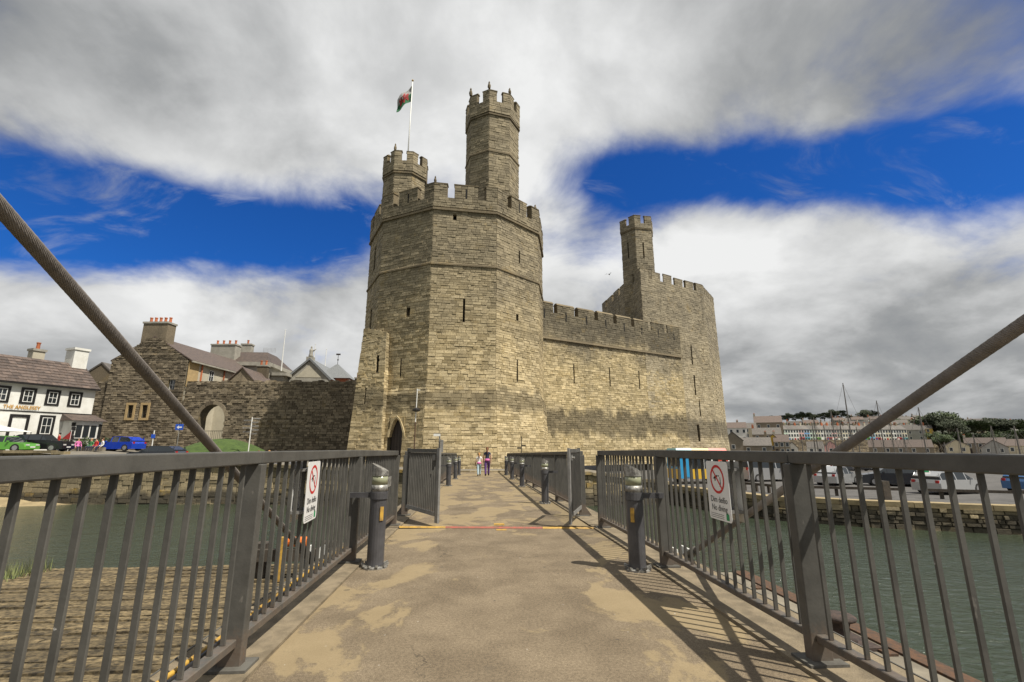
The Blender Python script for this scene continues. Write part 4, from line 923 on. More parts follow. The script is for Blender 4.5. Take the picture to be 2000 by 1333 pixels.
        MB().box(X(1) - .012, X(1) + .06, s * (W / 2 - .18) - .1, s * (W / 2 - .18) + .1, .5 * h, .62 * h).build('tail_light', 'light_red', t)
        for cx in wx:
            wl = MB().cyl((cx, s * (W / 2 - .2), r), (cx, s * (W / 2 + .005), r), r, n=18).build('wheel', 'tyre', t)
            MB().cyl((cx, s * (W / 2 + .005), r), (cx, s * (W / 2 + .012), r), r * .62, n=14).build('rim', 'rim', wl)
        if kind != 'vintage': MB().obox((X(.33), s * (W / 2 + .07), g0[1] + .08), (1, 0, 0), (0, 1, 0), (0, 0, 1), .05, .08, .06).build('mirror', mat, t)
    MB().box(X(0) - .02, X(0) + .015, -.26, .26, .34, .45).build('number_plate', 'sign_white', t)
    return t
for n, c, mt in (('car_blue', (.01, .05, .45), 0), ('car_black', (.012, .012, .014), 0), ('car_green', (.12, .36, .05), 0), ('car_silver', (.52, .53, .54), .5), ('car_red', (.42, .02, .03), 0), ('car_dark', (.04, .045, .055), .2), ('car_white', (.75, .75, .75), 0), ('car_maroon', (.16, .02, .05), .1), ('car_purple', (.25, .07, .32), .1), ('car_mid_blue', (.06, .16, .36), .2)): paint(n, c, .25, mt)
car('parked_car', 'bright blue hatchback parked below the stone gable building', (-36.5, 52.2, 1.0), 3.0, 'car_blue')
car('parked_car', 'black vintage style saloon parked in front of the pub', (-39.8, 47.0, 1.0), .15, 'car_black', 4.5, 1.7, 1.55, 'vintage')
car('parked_car', 'bright green car parked in front of the black saloon', (-40.6, 44.8, 1.0), .1, 'car_green', 3.9, 1.7, 1.35)
car('parked_car', 'dark car mostly hidden behind the railing near the grass mound', (-27.6, 44.0, gz(-27.6)), 3.1, 'car_dark', H=1.22)

# ------------------------------------------------------------------ town wall and houses on the quay
WL = lambda x: 61.2 - .0975 * (x + 14.98)
WU = Vector((.9953, -.0968, 0)); WN = WU.cross(UP)
def wp(x, z, d=0.): return Vector((x, WL(x), z)) + WN * d
tw = thing('town_wall', 'long dark rubble town wall with a round archway left of the great tower', 'wall', (-30, WL(-30), 0))
back, st = MB(), []
x0, x1 = -49.6, -11.0; Lw = (wp(x1, 0) - wp(x0, 0)).length; AX = ((-35.35 - x0) / .9953, (-31.95 - x0) / .9953)
panel(back, st, wp(x0, -.4), wp(x1, -.4), wp(x1, 9.5), wp(x0, 9.5), openings=[(*AX, 2.2, 6.75)], seed=1000, course=(.16, .36), wid=(.25, .75), proud=(.01, .1), gap=.03, depth=1.5, back_face=False)
back.face([wp(x0, 9.5), wp(x1, 9.5), wp(x1, 9.5, -1.5), wp(x0, 9.5, -1.5)])
pbk = MB(); panel(pbk, [], wp(x1, -.4, -1.5), wp(x0, -.4, -1.5), wp(x0, 9.5, -1.5), wp(x1, 9.5, -1.5), openings=[(Lw - AX[1], Lw - AX[0], 2.2, 6.75)], lay=False, depth=.01, back_face=False); pbk.build('rear_face', 'rubble_mortar', tw, world=True)
back.build('wall_core', ['rubble_mortar', 'dark_void'], tw, world=True)
cxm = -33.65; wdt = (AX[1] - AX[0]); seg = 12; mb = MB()
Qa = lambda x, z, d: wp(cxm + x * .9953, z, d)
arc = [(-wdt / 2 * math.cos(math.pi * k / seg), 4.75 + 1.95 * math.sin(math.pi * k / seg)) for k in range(seg + 1)]
for (a, za), (b_, zb) in zip(arc, arc[1:]): mb.box8([Qa(a, za, -1.45), Qa(b_, zb, -1.45), Qa(b_, zb, .0), Qa(a, za, .0), Qa(a, 6.78, -1.45), Qa(b_, 6.78, -1.45), Qa(b_, 6.78, 0), Qa(a, 6.78, 0)])
mb.build('arch_spandrel', 'rubble_mortar', tw, world=True)
for (a, za), (b_, zb) in zip(arc, arc[1:]):
    k = lambda x, z, f: (x * f, 4.75 + (z - 4.75) * f)
    MB().extr([Qa(*k(a, za, 1.0), .0), Qa(*k(b_, zb, 1.), .0), Qa(*k(b_, zb, 1.24), .0), Qa(*k(a, za, 1.24), .0)], WN * rnd.uniform(.07, .12)).build('arch_stone', 'rubble_stone', tw, world=True)
x = x0
while x < x1 - .3:   # ragged capping stones
    w_ = rnd.uniform(.35, .9); h = rnd.uniform(.05, .3)
    st.append((wp(x + w_ / 2, 9.5 + h / 2, -.35), WU, UP, WN, w_ / 2, h / 2 + .02, rnd.uniform(.28, .42), rnd.randrange(8))); x += w_
lay_stones(tw, st, 'rubble_stone', 300)
def window(parent, c, U, N, w_, h, frame='white_paint', bars=(1, 1), surround=None, sill=True):
    """sash window set on a wall: frame with glass and glazing bars"""
    c, U, N = Vector(c), Vector(U), Vector(N); o = MB()
    if surround:
        s = MB()
        for (a, b_, ww, hh) in ((0, h / 2 + .11, w_ / 2 + .22, .11), (0, -h / 2 - .09, w_ / 2 + .22, .09), (-w_ / 2 - .11, 0, .11, h / 2), (w_ / 2 + .11, 0, .11, h / 2)): s.obox(c + U * a + UP * b_ + N * .02, U, UP, N, ww, hh, .04)
        so = s.build('window_surround', surround, parent, world=True)
    g = MB().obox(c + N * .012, U, UP, N, w_ / 2, h / 2, .01).build('window', 'window_glass', parent, world=True)
    f = MB()
    for a in (-1, 1): f.obox(c + U * (a * (w_ / 2 - .03)) + N * .035, U, UP, N, .03, h / 2, .025); f.obox(c + UP * (a * (h / 2 - .03)) + N * .036, U, UP, N, w_ / 2 - .06, .03, .022)
    for k in range(1, bars[0] + 1): f.obox(c + U * (-w_ / 2 + w_ * k / (bars[0] + 1)) + N * .034, U, UP, N, .018, h / 2 - .06, .02)
    for k in range(1, bars[1] + 1): f.obox(c + UP * (-h / 2 + h * k / (bars[1] + 1)) + N * .033, U, UP, N, w_ / 2 - .06, .022, .018)
    f.build('sash', frame, g, world=True)
    if sill: MB().obox(c - UP * (h / 2 + .05) + N * .07, U, UP, N, w_ / 2 + .1, .045, .09).build('sill', frame, g, world=True)
def chimney(parent, c, w_, d, z0, z1, mat, pots, rz=0., pot_h=.75, cap='ashlar_grey'):
    ca, sa = math.cos(rz), math.sin(rz); U, V = Vector((ca, sa, 0)), Vector((-sa, ca, 0)); c = Vector((c[0], c[1], 0))
    o = MB().obox(c + UP * ((z0 + z1) / 2), U, V, UP, w_ / 2, d / 2, (z1 - z0) / 2).build('chimney', mat, parent, world=True)
    MB().obox(c + UP * (z1 + .12), U, V, UP, w_ / 2 + .1, d / 2 + .1, .12).build('chimney_cap', cap, o, world=True)
    for k in range(pots):
        q = c + U * (w_ * ((k + .5) / pots - .5)) + UP * (z1 + .24)
        MB().lathe([(.17, 0), (.15, pot_h * .8), (.19, pot_h * .84), (.19, pot_h), (.1, pot_h)], q, 10).build('chimney_pot', 'terracotta', o, world=True)
gb = thing('stone_gable_house', 'tall rubble stone gable house with big chimney rising behind town wall', 'house', (-42.5, 66, 0))
back, st = MB(), []; D = .35; gl, gr_, ge, ga = -47.6, -37.55, 12.4, 15.4
u_of = lambda x: (x - gl) / .9953
ops = [(u_of(-44.3), u_of(-43.6), 5.0, 6.6), (u_of(-42.45), u_of(-41.75), 5.0, 6.6), (u_of(-39.7), u_of(-38.8), 8.5, 9.9)]
panel(back, st, wp(gl, -.2, D), wp(gr_, -.2, D), wp(gr_, ge, D), wp(gl, ge, D), openings=ops, seed=1100, course=(.16, .34), wid=(.25, .7), proud=(.01, .09), gap=.03)
panel(back, st, wp(gl, ge, D), wp(gr_, ge, D), wp(-42.0, ga, D), wp(-43.1, ga, D), seed=1110, course=(.16, .34), wid=(.25, .7), proud=(.01, .09), gap=.03)
DB = -30
back.face([wp(gl, -.2, D), wp(gl, -.2, DB), wp(gl, ge, DB), wp(gl, ge, D)])
back.build('wall_core', ['rubble_mortar', 'dark_void'], gb, world=True); lay_stones(gb, st, 'rubble_stone', 300)
for xx in (-43.95, -42.1): # ochre dressed window surrounds
    s = MB(); c = wp(xx, 5.8, D + .08)
    for (a, b_, ww, hh) in ((0, .95, .62, .14), (0, -.95, .62, .14), (-.48, 0, .13, .81), (.48, 0, .13, .81)): s.obox(c + WU * a + UP * b_, WU, UP, WN, ww, hh, .06)
    so = s.build('window_surround', 'sandstone', gb, world=True)
    for a in (-.12, .12): MB().obox(c + WU * a - WN * .2, WU, UP, WN, .02, .8, .02).build('window_bar', 'black_paint', so, world=True)
window(gb, wp(-39.25, 9.2, D - .3), WU, WN, .85, 1.35, sill=False)
sw = MB().box8([wp(gr_, -.2, D - .3), wp(gr_, -.2, DB), wp(gr_ - .3, -.2, DB), wp(gr_ - .3, -.2, D - .3), wp(gr_, ge, D - .3), wp(gr_, ge, DB), wp(gr_ - .3, ge, DB), wp(gr_ - .3, ge, D - .3)]).build('side_wall', 'cream_render', gb, world=True)
MB().box8([wp(gr_ + .04, 9, D - .2), wp(gr_ + .04, 9, D - 2.2), wp(gr_, 9, D - 2.2), wp(gr_, 9, D - .2), wp(gr_ + .04, ge, D - .2), wp(gr_ + .04, ge, D - 2.2), wp(gr_, ge, D - 2.2), wp(gr_, ge, D - .2)]).build('quoin', 'sandstone', gb, world=True)
SU = -WN; SN = WU
for k in (-4.5, -9.8, -14.2, -19): window(gb, wp(gr_, 11.0, k), SU, SN, 1.0, 1.5, bars=(1, 1))
for k in (-2.4, -7.2, -12): MB().obox(wp(gr_ + .08, 10.8, k), SU, UP, SN, .08, 1.6, .07).build('downpipe', 'terracotta', gb, world=True)
for s, xa, xb in ((1, -42.55, gr_ + .4), (-1, gl - .3, -42.55)):
    za, zb = (ga + .12, ge - .1) if s > 0 else (ge - .1, ga + .12)
    MB().box8([wp(xa, za, D - .1), wp(xb, zb, D - .1), wp(xb, zb, DB), wp(xa, za, DB), wp(xa, za + .16, D - .1), wp(xb, zb + .16, D - .1), wp(xb, zb + .16, DB), wp(xa, za + .16, DB)]).build('roof', 'slate', gb, world=True)
MB().obox(wp(gr_ + .42, ge - .12, (D + DB) / 2), SU, UP, SN, -(DB - D) / 2 - .2, .1, .1).build('gutter', 'ashlar_grey', gb, world=True)
chimney(gb, wp(-42.75, 0, -.55), 3.3, 1.5, 13.5, 17.4, 'rubble_stone', 5, math.atan2(WU.y, WU.x))
# buildings behind the wall
cl = thing('classical_building', 'grey classical public building with cornice behind the town wall', 'building', (-35, 84, 0))
def blk(mb, x0, x1, y0, y1, z0, z1): return mb.box(x0, x1, y0, y1, z0, z1)
MB().box(-43.5, -35.2, 80.5, 92, 0, 14.6).build('wall', 'ashlar_grey', cl, world=True)
MB().box(-44, -34.7, 80, 92.4, 14.6, 15.2).build('cornice', 'ashlar_grey', cl, world=True)
MB().prism([(-43.6, 80.6), (-35, 80.6), (-35, 92), (-43.6, 92)], 15.2, 17.6, [(-41.5, 84), (-37, 84), (-37, 88), (-41.5, 88)]).build('roof', 'slate', cl, world=True)
MB().box(-35.2, -33, 82, 92, 0, 13.2).build('wing_wall', 'ashlar_grey', cl, world=True)
MB().box(-35.4, -32.4, 81.6, 92.2, 13.2, 13.7).build('wing_cornice', 'ashlar_grey', cl, world=True)
for k in range(3): MB().obox((-42 + 2.6 * k, 80.47, 12.4), (1, 0, 0), (0, 0, 1), (0, -1, 0), .5, .9, .03).build('window', 'window_glass', cl, world=True)
for k in range(10): MB().cyl((-36.8 + .22 * k, 82, 17.2), (-36.8 + .22 * k, 82, 18), .02, n=5).build('roof_rail', 'gate_steel', cl, world=True)
chimney(cl, (-43, 82), 4.2, 1.6, 15, 18.2, 'ashlar_grey', 4, -.1); chimney(cl, (-41.9, 87), 1.7, 1.2, 16, 19.4, 'ashlar_grey', 1, 0)
pd = thing('pedimented_hall', 'pale hall with triangular pediment and statue behind the town wall', 'building', (-29.5, 88, 0))
MB().box(-32.8, -26.3, 84.2, 96, 0, 12.4).build('wall', 'cream_render', pd, world=True)
MB().extr([(-33.2, 84, 12.9), (-25.9, 84, 12.9), (-29.6, 84, 16.4)], (0, .5, 0)).build('pediment', 'ashlar_grey', pd, world=True)
MB().extr([(-31.8, 83.98, 13.25), (-27.3, 83.98, 13.25), (-29.6, 83.98, 15.5)], (0, -.03, 0)).build('tympanum', 'cream_render', pd, world=True)
MB().box(-33.3, -25.8, 83.8, 96, 12.4, 12.9).build('cornice', 'ashlar_grey', pd, world=True)
for s in (-1, 1): MB().extr([(-29.6, 83.7, 16.35), (-29.6, 83.7, 16.75), (-29.6 + s * 4.1, 83.7, 12.95), (-29.6 + s * 3.8, 83.7, 12.75)], (0, 12, 0)).build('roof', 'lead', pd, world=True)
MB().box(-30.4, -29.2, 84.3, 85.3, 16.3, 17.0).build('plinth', 'ashlar_grey', pd, world=True)
stt = MB().lathe([(.42, 0), (.4, .3), (.3, .7), (.34, 1.1), (.3, 1.4), (.12, 1.5), (.17, 1.7), (.14, 1.9), (.03, 2.0)], (-29.8, 84.8, 17.0), 10); stt.cyl((-29.5, 84.8, 18.1), (-29.0, 84.8, 18.5), .1, .06, 6).build('statue', 'ashlar_grey', pd, world=True, smooth=True)
lr = thing('lead_roof_pavilion', 'small pavilion with pyramid lead roof and weathervane beside the pediment', 'building', (-26, 89, 0))
MB().box(-29, -23.6, 87, 92, 0, 13.6).build('wall', 'terracotta', lr, world=True)
MB().prism([(-29.4, 86.6), (-23.2, 86.6), (-23.2, 92.4), (-29.4, 92.4)], 13.6, 16.5, [(-26.6, 89.2), (-26.2, 89.2), (-26.2, 89.6), (-26.6, 89.6)]).build('roof', 'lead', lr, world=True)
vn = MB().cyl((-26.4, 89.4, 16.4), (-26.4, 89.4, 18.6), .05, n=6); vn.box(-26.8, -26.0, 89.38, 89.42, 18.3, 18.6); vn.cyl((-26.4, 89.4, 17.3), (-26.4, 89.4, 17.5), .14, n=8).build('weathervane', 'door_dark', lr, world=True)
for (x, y, z0, z1, lb) in ((-32.7, 80, 13.7, 20.7, 'tall white flagpole leftmost behind the town wall'), (-31.0, 90, 13, 20.4, 'white flagpole behind the pediment statue'), (-29.5, 92, 13, 19.9, 'white flagpole between pediment and lead roof')):
    t = thing('bare_flagpole', lb, 'flagpole', (x, y, z0)); MB().cyl((0, 0, 0), (0, 0, z1 - z0), .1, .06, 8).build('pole', 'white_paint', t); MB().lathe([(.02, 0), (.1, .08), (.02, .16)], (0, 0, z1 - z0), 8).build('finial', 'white_paint', t)
for (xa, xb, ya, yb, zw, zr, lb) in ((-37, -31.5, 70.5, 78, 9.6, 12.6, 'slate roofed stone house just behind the wall right of the gable house'), (-24.6, -18.5, 80, 88, 9.2, 12.2, 'low slate roofed house behind the wall nearest the great tower')):
    t = thing('wall_house', lb, 'house', (xa, ya, 0)); MB().extr([(xa, ya, 0), (xb, ya, 0), (xb, ya, zw), ((xa + xb) / 2, ya, zr), (xa, ya, zw)], (0, yb - ya, 0)).build('wall', 'rubble_stone', t, world=True)
    for s_ in (0, 1):
        e = xa - .25 if s_ == 0 else xb + .25; m_ = (xa + xb) / 2; MB().extr([(m_, ya - .2, zr + .02), (m_, ya - .2, zr + .2), (e, ya - .2, zw + .06), (e, ya - .2, zw - .14)], (0, yb - ya + .4, 0)).build('roof', 'slate', t, world=True)
    chimney(t, ((xa + xb) / 2, yb - 1), 1.5, .9, zr - .5, zr + 1.3, 'rubble_stone', 2)
bh = thing('arch_house', 'pale house front with dark doorway seen through the town wall arch', 'house', (-36, 69, 0))
MB().box(-37, -30.5, 69.5, 70.3, 0, 8.6).build('wall', 'cream_render', bh, world=True)
MB().box(-34.9, -33.9, 69.43, 69.5, 2.2, 5.0).build('door', 'door_dark', bh, world=True)
for k in range(8): MB().box(-35.3 + (.1 if k % 2 else 0), -34.92, 69.4, 69.5, 2.2 + .42 * k, 2.58 + .42 * k).build('quoin_stone', 'ashlar_grey', bh, world=True); MB().box(-33.88, -33.5 - (.1 if k % 2 else 0), 69.4, 69.5, 2.2 + .42 * k, 2.58 + .42 * k).build('quoin_stone', 'ashlar_grey', bh, world=True)
fr = thing('arch_railing', 'black iron railing standing in the archway', 'railing', (-33.7, 63, 2.2))
MB().obox(wp(-33.65, 3.4, -.7), WU, UP, WN, 1.7, .03, .02).build('top_rail', 'black_paint', fr, world=True)
for k in range(14): MB().obox(wp(-35.2 + .24 * k, 2.8, -.7), WU, UP, WN, .012, .6, .012).build('bar', 'black_paint', fr, world=True)
h2 = thing('stone_cottage', 'low stone cottage gable between the pub and the tall gable house', 'house', (-52, 69, 0))
MB().extr([(-54.4, 68, 0), (-49.6, 68, 0), (-49.6, 68, 10.7), (-51.8, 68, 12.6), (-54.4, 68, 10.6)], (0, 8, 0)).build('wall', 'rubble_stone', h2, world=True)
MB().extr([(-49.4, 67.9, 10.5), (-49.4, 67.9, 10.75), (-51.8, 67.9, 12.85), (-54.6, 67.9, 10.65), (-54.6, 67.9, 10.4), (-51.8, 67.9, 12.6)], (0, 8.2, 0)).build('roof', 'slate_grey', h2, world=True)
for (xa, ya, zb, hh, lb) in ((-66, 76, 9, 5.4, 'slate roofed house far left behind the pub ridge'), (-60, 80, 9, 4.2, 'second slate roofed house behind the pub chimney')):
    t = thing('back_house', lb, 'house', (xa, ya, 1)); MB().box(-4, 4, 0, 8, 0, zb).build('wall', 'cream_render', t); MB().extr([(-4.3, -.2, zb), (4.3, -.2, zb), (2.5, -.2, zb + hh * .6), (-2.5, -.2, zb + hh * .6)], (0, 8.4, 0)).build('roof', 'slate', t)

# the white pub
PA, PB = Vector((-46.2, 42.8, 0)), Vector((-41.0, 53.7, 0)); PU = (PB - PA).normalized(); PN = PU.cross(UP); PLn = (PB - PA).length
pub = thing('white_pub', 'white two storey pub with slate roof and black window surrounds', 'pub', (-43, 49, 1)); pp = lambda u, z, d=0.: PA + PU * u + UP * z + PN * d
PD = -7.
MB().box8([pp(0, .6, PD), pp(PLn, .6, PD), pp(PLn, .6), pp(0, .6), pp(0, 7.4, PD), pp(PLn, 7.4, PD), pp(PLn, 7.4), pp(0, 7.4)]).build('wall', 'white_render', pub, world=True)
rf = MB().extr([pp(-.2, 7.35, .35), pp(-.2, 10.3, PD / 2), pp(-.2, 7.35, PD - .3)], PU * (PLn + .4)); rf.build('roof', 'slate', pub, world=True)
for r_ in range(9):   # slate courses
    f0, f1 = r_ / 9, (r_ + 1) / 9; a = (.42 + (PD / 2 - .42) * f0, 7.40 + 2.95 * f0); b_ = (.42 + (PD / 2 - .42) * f1, 7.40 + 2.95 * f1); uu = -.2
    while uu < PLn + .2:
        w_ = min(rnd.uniform(.5, .8), PLn + .2 - uu); MB().box8([pp(uu, a[1], a[0]), pp(uu + w_ - .015, a[1], a[0]), pp(uu + w_ - .015, b_[1], b_[0]), pp(uu, b_[1], b_[0]), pp(uu, a[1] + .05, a[0] + .03), pp(uu + w_ - .015, a[1] + .05, a[0] + .03), pp(uu + w_ - .015, b_[1] + .012, b_[0] + .01), pp(uu, b_[1] + .012, b_[0] + .01)]).build('slate', 'slate', pub, world=True); uu += w_
MB().obox(pp(PLn / 2, 7.33, .4), PU, UP, PN, PLn / 2 + .2, .07, .07).build('gutter', 'black_paint', pub, world=True)
MB().obox(pp(PLn / 2, 4.75, .02), PU, UP, PN, PLn / 2, .05, .03).build('band', 'black_paint', pub, world=True)
u0 = PLn - 7.6
for u in (u0 + .25, u0 + 2.15, u0 + 4.05, u0 + 5.9): window(pub, pp(u, 6.2), PU, PN, .72, 1.15, bars=(1, 1), surround='black_paint', sill=False)
for u in (u0 - .9, u0 + 4.0): window(pub, pp(u, 3.45), PU, PN, .8, 1.6, bars=(1, 1), surround='black_paint', sill=False)
dr = MB().obox(pp(u0 + 1.9, 2.5, .02), PU, UP, PN, .5, 1.5, .03).build('door', 'white_paint', pub, world=True)
for s in (-1, 1): MB().obox(pp(u0 + 1.9 + s * .62, 2.6, .03), PU, UP, PN, .11, 1.6, .05).build('door_jamb', 'black_paint', dr, world=True)
MB().obox(pp(u0 + 1.9, 4.3, .03), PU, UP, PN, .73, .13, .05).build('door_lintel', 'black_paint', dr, world=True)
plain('gilt', (.55, .30, .05), rough=.4)
text('lettering', 'THE ANGLESEY', .46, 'gilt', pub, pp(u0 + 1.9, 4.95, .06), PU, UP, bold=.012, sx=.86)
chimney(pub, pp(PLn - .6, 0, PD / 2), 1.3, 1.6, 8.8, 11.8, 'white_render', 0, math.atan2(PU.y, PU.x), cap='white_render'); chimney(pub, pp(PLn - 3.2, 0, PD / 2 - 2), 1.0, 1.0, 8.8, 11.4, 'cream_render', 1, math.atan2(PU.y, PU.x))
py = MB().box8([pp(PLn - 2.3, .8, 0), pp(PLn + .2, .8, 0), pp(PLn + .2, .8, 1.8), pp(PLn - 2.3, .8, 1.8), pp(PLn - 2.3, 4.0, 0), pp(PLn + .2, 4.0, 0), pp(PLn + .2, 4.0, 1.8), pp(PLn - 2.3, 4.0, 1.8)]).build('porch', 'white_render', pub, world=True)
MB().box8([pp(PLn - 2.6, 4.0, -.0), pp(PLn + .5, 4.0, -.0), pp(PLn + .5, 4.0, 2.15), pp(PLn - 2.6, 4.0, 2.15), pp(PLn - 2.5, 4.7, 0), pp(PLn + .4, 4.7, 0), pp(PLn + .1, 4.5, 1.0), pp(PLn - 2.2, 4.5, 1.0)]).build('porch_roof', 'slate', py, world=True)
for k in range(3): MB().obox(pp(PLn - 1.75 + .62 * k, 2.95, 1.81), PU, UP, PN, .25, .6, .02).build('porch_window', 'window_glass', py, world=True)
for k in range(7): MB().obox(pp(PLn - 2.25 + (.06 if k % 2 else 0), 1.1 + .42 * k, 1.8), PU, UP, PN, .16, .18, .04).build('quoin_stone', 'black_paint', py, world=True)
MB().obox(pp(PLn - 1.1, 2.2, 1.84), PU, UP, PN, 1.0, .05, .05).build('porch_sill', 'black_paint', py, world=True)
MB().obox(pp(PLn + .06, 2.3, 1.82), PU, UP, PN, .14, 1.4, .03).build('porch_door', 'black_paint', py, world=True)
mq = thing('marquee', 'white canvas marquee in front of the pub', 'marquee', (-43.4, 45.8, 1)); 
MB().prism([(-2.2, -1.6), (2.4, -1.6), (2.4, 1.6), (-2.2, 1.6)], 1.75, 2.65, [(-1.2, -.1), (-.9, -.1), (-.9, .1), (-1.2, .1)]).build('canopy', 'white_paint', mq)
MB().box(-2.25, 2.45, -1.64, -1.6, 1.45, 1.78).build('valance', 'white_paint', mq)
for x in (-2.15, 2.35):
    for y in (-1.5, 1.5): MB().cyl((x, y, 0), (x, y, 1.75), .04, n=8).build('pole', 'gate_steel', mq)
fg = thing('red_pennant', 'small red pennant on a stick beside the black saloon', 'pennant', (-38.6, 48.6, 1)); MB().cyl((0, 0, 0), (0, 0, 2.0), .02, n=6).build('stick', 'white_paint', fg); MB().extr([(0, 0, 1.9), (.05, 0, 1.1), (-.75, 0, 1.15)], (0, .02, 0)).build('cloth', 'flag_red', fg)
def leaves(mb, c, rx, ry, rz_, n, size, r, shell=.55):
    for _ in range(n):
        d = Vector((r.gauss(0, 1), r.gauss(0, 1), r.gauss(0, 1))).normalized(); f = shell + (1 - shell) * r.random() ** .6
        p = Vector((c[0] + d.x * rx * f, c[1] + d.y * ry * f, c[2] + d.z * rz_ * f)); a = Vector((r.gauss(0, 1), r.gauss(0, 1), r.gauss(0, 1))).normalized(); b_ = a.orthogonal().normalized(); s = size * r.uniform(.6, 1.4)
        mb.face([p - a * s, p + b_ * s * .55, p + a * s, p - b_ * s * .55])
lr_ = random.Random(11)
hd = thing('pub_hedge', 'leafy green hedge with tubs beside the pub porch', 'hedge', (-39.6, 51.6, 1)); mb = MB()
for k in range(9): leaves(mb, (-1.6 + .45 * k, -.7 + .35 * k * .55, .65 + .12 * math.sin(k * 2)), .55, .5, .62, 330, .07, lr_)
mb.build('foliage', 'leaf', hd, fix=False)
mb = MB().box(-1.4, 2.2, -.5, 1.1, 0, .4); mb.build('planter', 'dark_timber', hd)
sg = thing('blue_road_sign', 'square blue road sign on a pole near the archway', 'road sign', (-33.2, 56, .95)); MB().cyl((0, 0, 0), (0, 0, 3.0), .04, n=8).build('pole', 'gate_steel', sg); MB().box(-.42, .42, -.07, -.045, 2.3, 2.95).build('plate', 'sign_blue', sg); MB().extr([(-.28, -.075, 2.6), (-.05, -.075, 2.8), (-.05, -.075, 2.67), (.28, -.075, 2.67), (.28, -.075, 2.53), (-.05, -.075, 2.53), (-.05, -.075, 2.4)], (0, -.005, 0)).build('arrow', 'sign_white', sg)
sg = thing('blue_parking_sign', 'small blue sign on white post near the blue car', 'road sign', (-33.9, 53, 1.0)); MB().cyl((0, 0, 0), (0, 0, 2.1), .05, n=8).build('pole', 'white_paint', sg); MB().box(-.2, .2, -.07, -.05, 1.3, 1.7).build('plate', 'sign_blue', sg)
fp_ = thing('fingerpost', 'white fingerpost with many direction arms on the grass mound', 'fingerpost', (-23.9, 52.5, .4)); MB().cyl((0, 0, 0), (0, 0, 4.1), .055, n=8).build('pole', 'white_paint', fp_)
for k in range(9):
    a = (-1 if k % 2 else 1); z = 2.3 + .2 * k; an = rnd.uniform(-.5, .5); U = Vector((a * math.cos(an), math.sin(an), 0)); N = U.cross(UP)
    o = MB().extr([U * .06 + UP * z, U * .72 + UP * z, U * .84 + UP * (z + .06), U * .72 + UP * (z + .12), U * .06 + UP * (z + .12)], N * .03).build('arm', 'gate_steel', fp_); MB().obox(U * .4 + UP * (z + .06) - Vector((0, .035 if N.y > 0 else .005, 0)), U, UP, N, .26, .02, .002).build('lettering_line', 'sign_black', o)
gm = MB(); cxg, cyg = -28, 55.5
for i in range(14):
    for j_ in range(10):
        f = lambda a, c: (cxg - 5 + a * .72, cyg - 3.4 + c * .75, max(.15, .3 + 2.1 * max(0, 1 - ((a - 6.5) / 7.4) ** 2) * max(0, 1 - ((c - 5.5) / 5.6) ** 2) - .012 * a))
        gm.face([f(i, j_), f(i + 1, j_), f(i + 1, j_ + 1), f(i, j_ + 1)])
tag(gm.build('grass_mound', 'turf', smooth=True), 'grassy mound in front of the town wall arch', 'mound', kind='structure')
lp = thing('lamp_post', 'thin lamp post with floodlight standing before the great tower', 'lamp post', (-5.6, 43.6, -.4))
MB().cyl((0, 0, 0), (0, 0, 4.0), .055, n=8).build('lower_pole', 'rust', lp); MB().cyl((0, 0, 4.0), (.05, 0, 7.0), .045, n=8).build('upper_pole', 'white_paint', lp)
MB().lathe([(.1, 0), (.36, .08), (.38, .2), (.2, .34), (.05, .38)], (.05, -.1, 4.9), 12).build('floodlight', 'black_paint', lp); MB().box(0, .3, -.03, .03, 6.85, 6.93).build('bracket', 'white_paint', lp)
cc = thing('camera_pole', 'short pole with white camera box by the far end of bridge', 'camera pole', (-3.15, 40.5, -.42)); MB().cyl((0, 0, 0), (0, 0, 2.7), .06, n=8).build('pole', 'gate_steel', cc); MB().box(-.5, .06, -.1, .1, 2.7, 2.9).build('camera_box', 'white_paint', cc); MB().box(.08, .32, -.12, .12, 1.4, 2.4).build('cabinet', 'gate_steel', cc)
ip = thing('information_post', 'thin black post with small arms at the foot of the tower', 'signpost', (4.0, 43.6, -.45)); MB().cyl((0, 0, 0), (0, 0, 2.8), .035, n=8).build('pole', 'black_paint', ip)
for z, a in ((1.9, 1), (1.7, -1)): MB().box(0 if a > 0 else -.4, .4 if a > 0 else 0, -.02, .02, z, z + .12).build('arm', 'black_paint', ip)
tb = thing('stone_kerb_wall', 'low stone kerb wall across the path at the tower foot', 'wall', (0, 42, -.5)); st = []; bk_ = MB()
panel(bk_, st, (-5, 42.2, -.5), (6, 42.2, -.5), (6, 42.2, .12), (-5, 42.2, .12), seed=1300, course=(.18, .22)); bk_.box(-5, 6, 42.22, 42.6, -.5, .11).build('wall_core', 'mortar', tb, world=True); lay_stones(tb, st, 'tower_stone', 80)
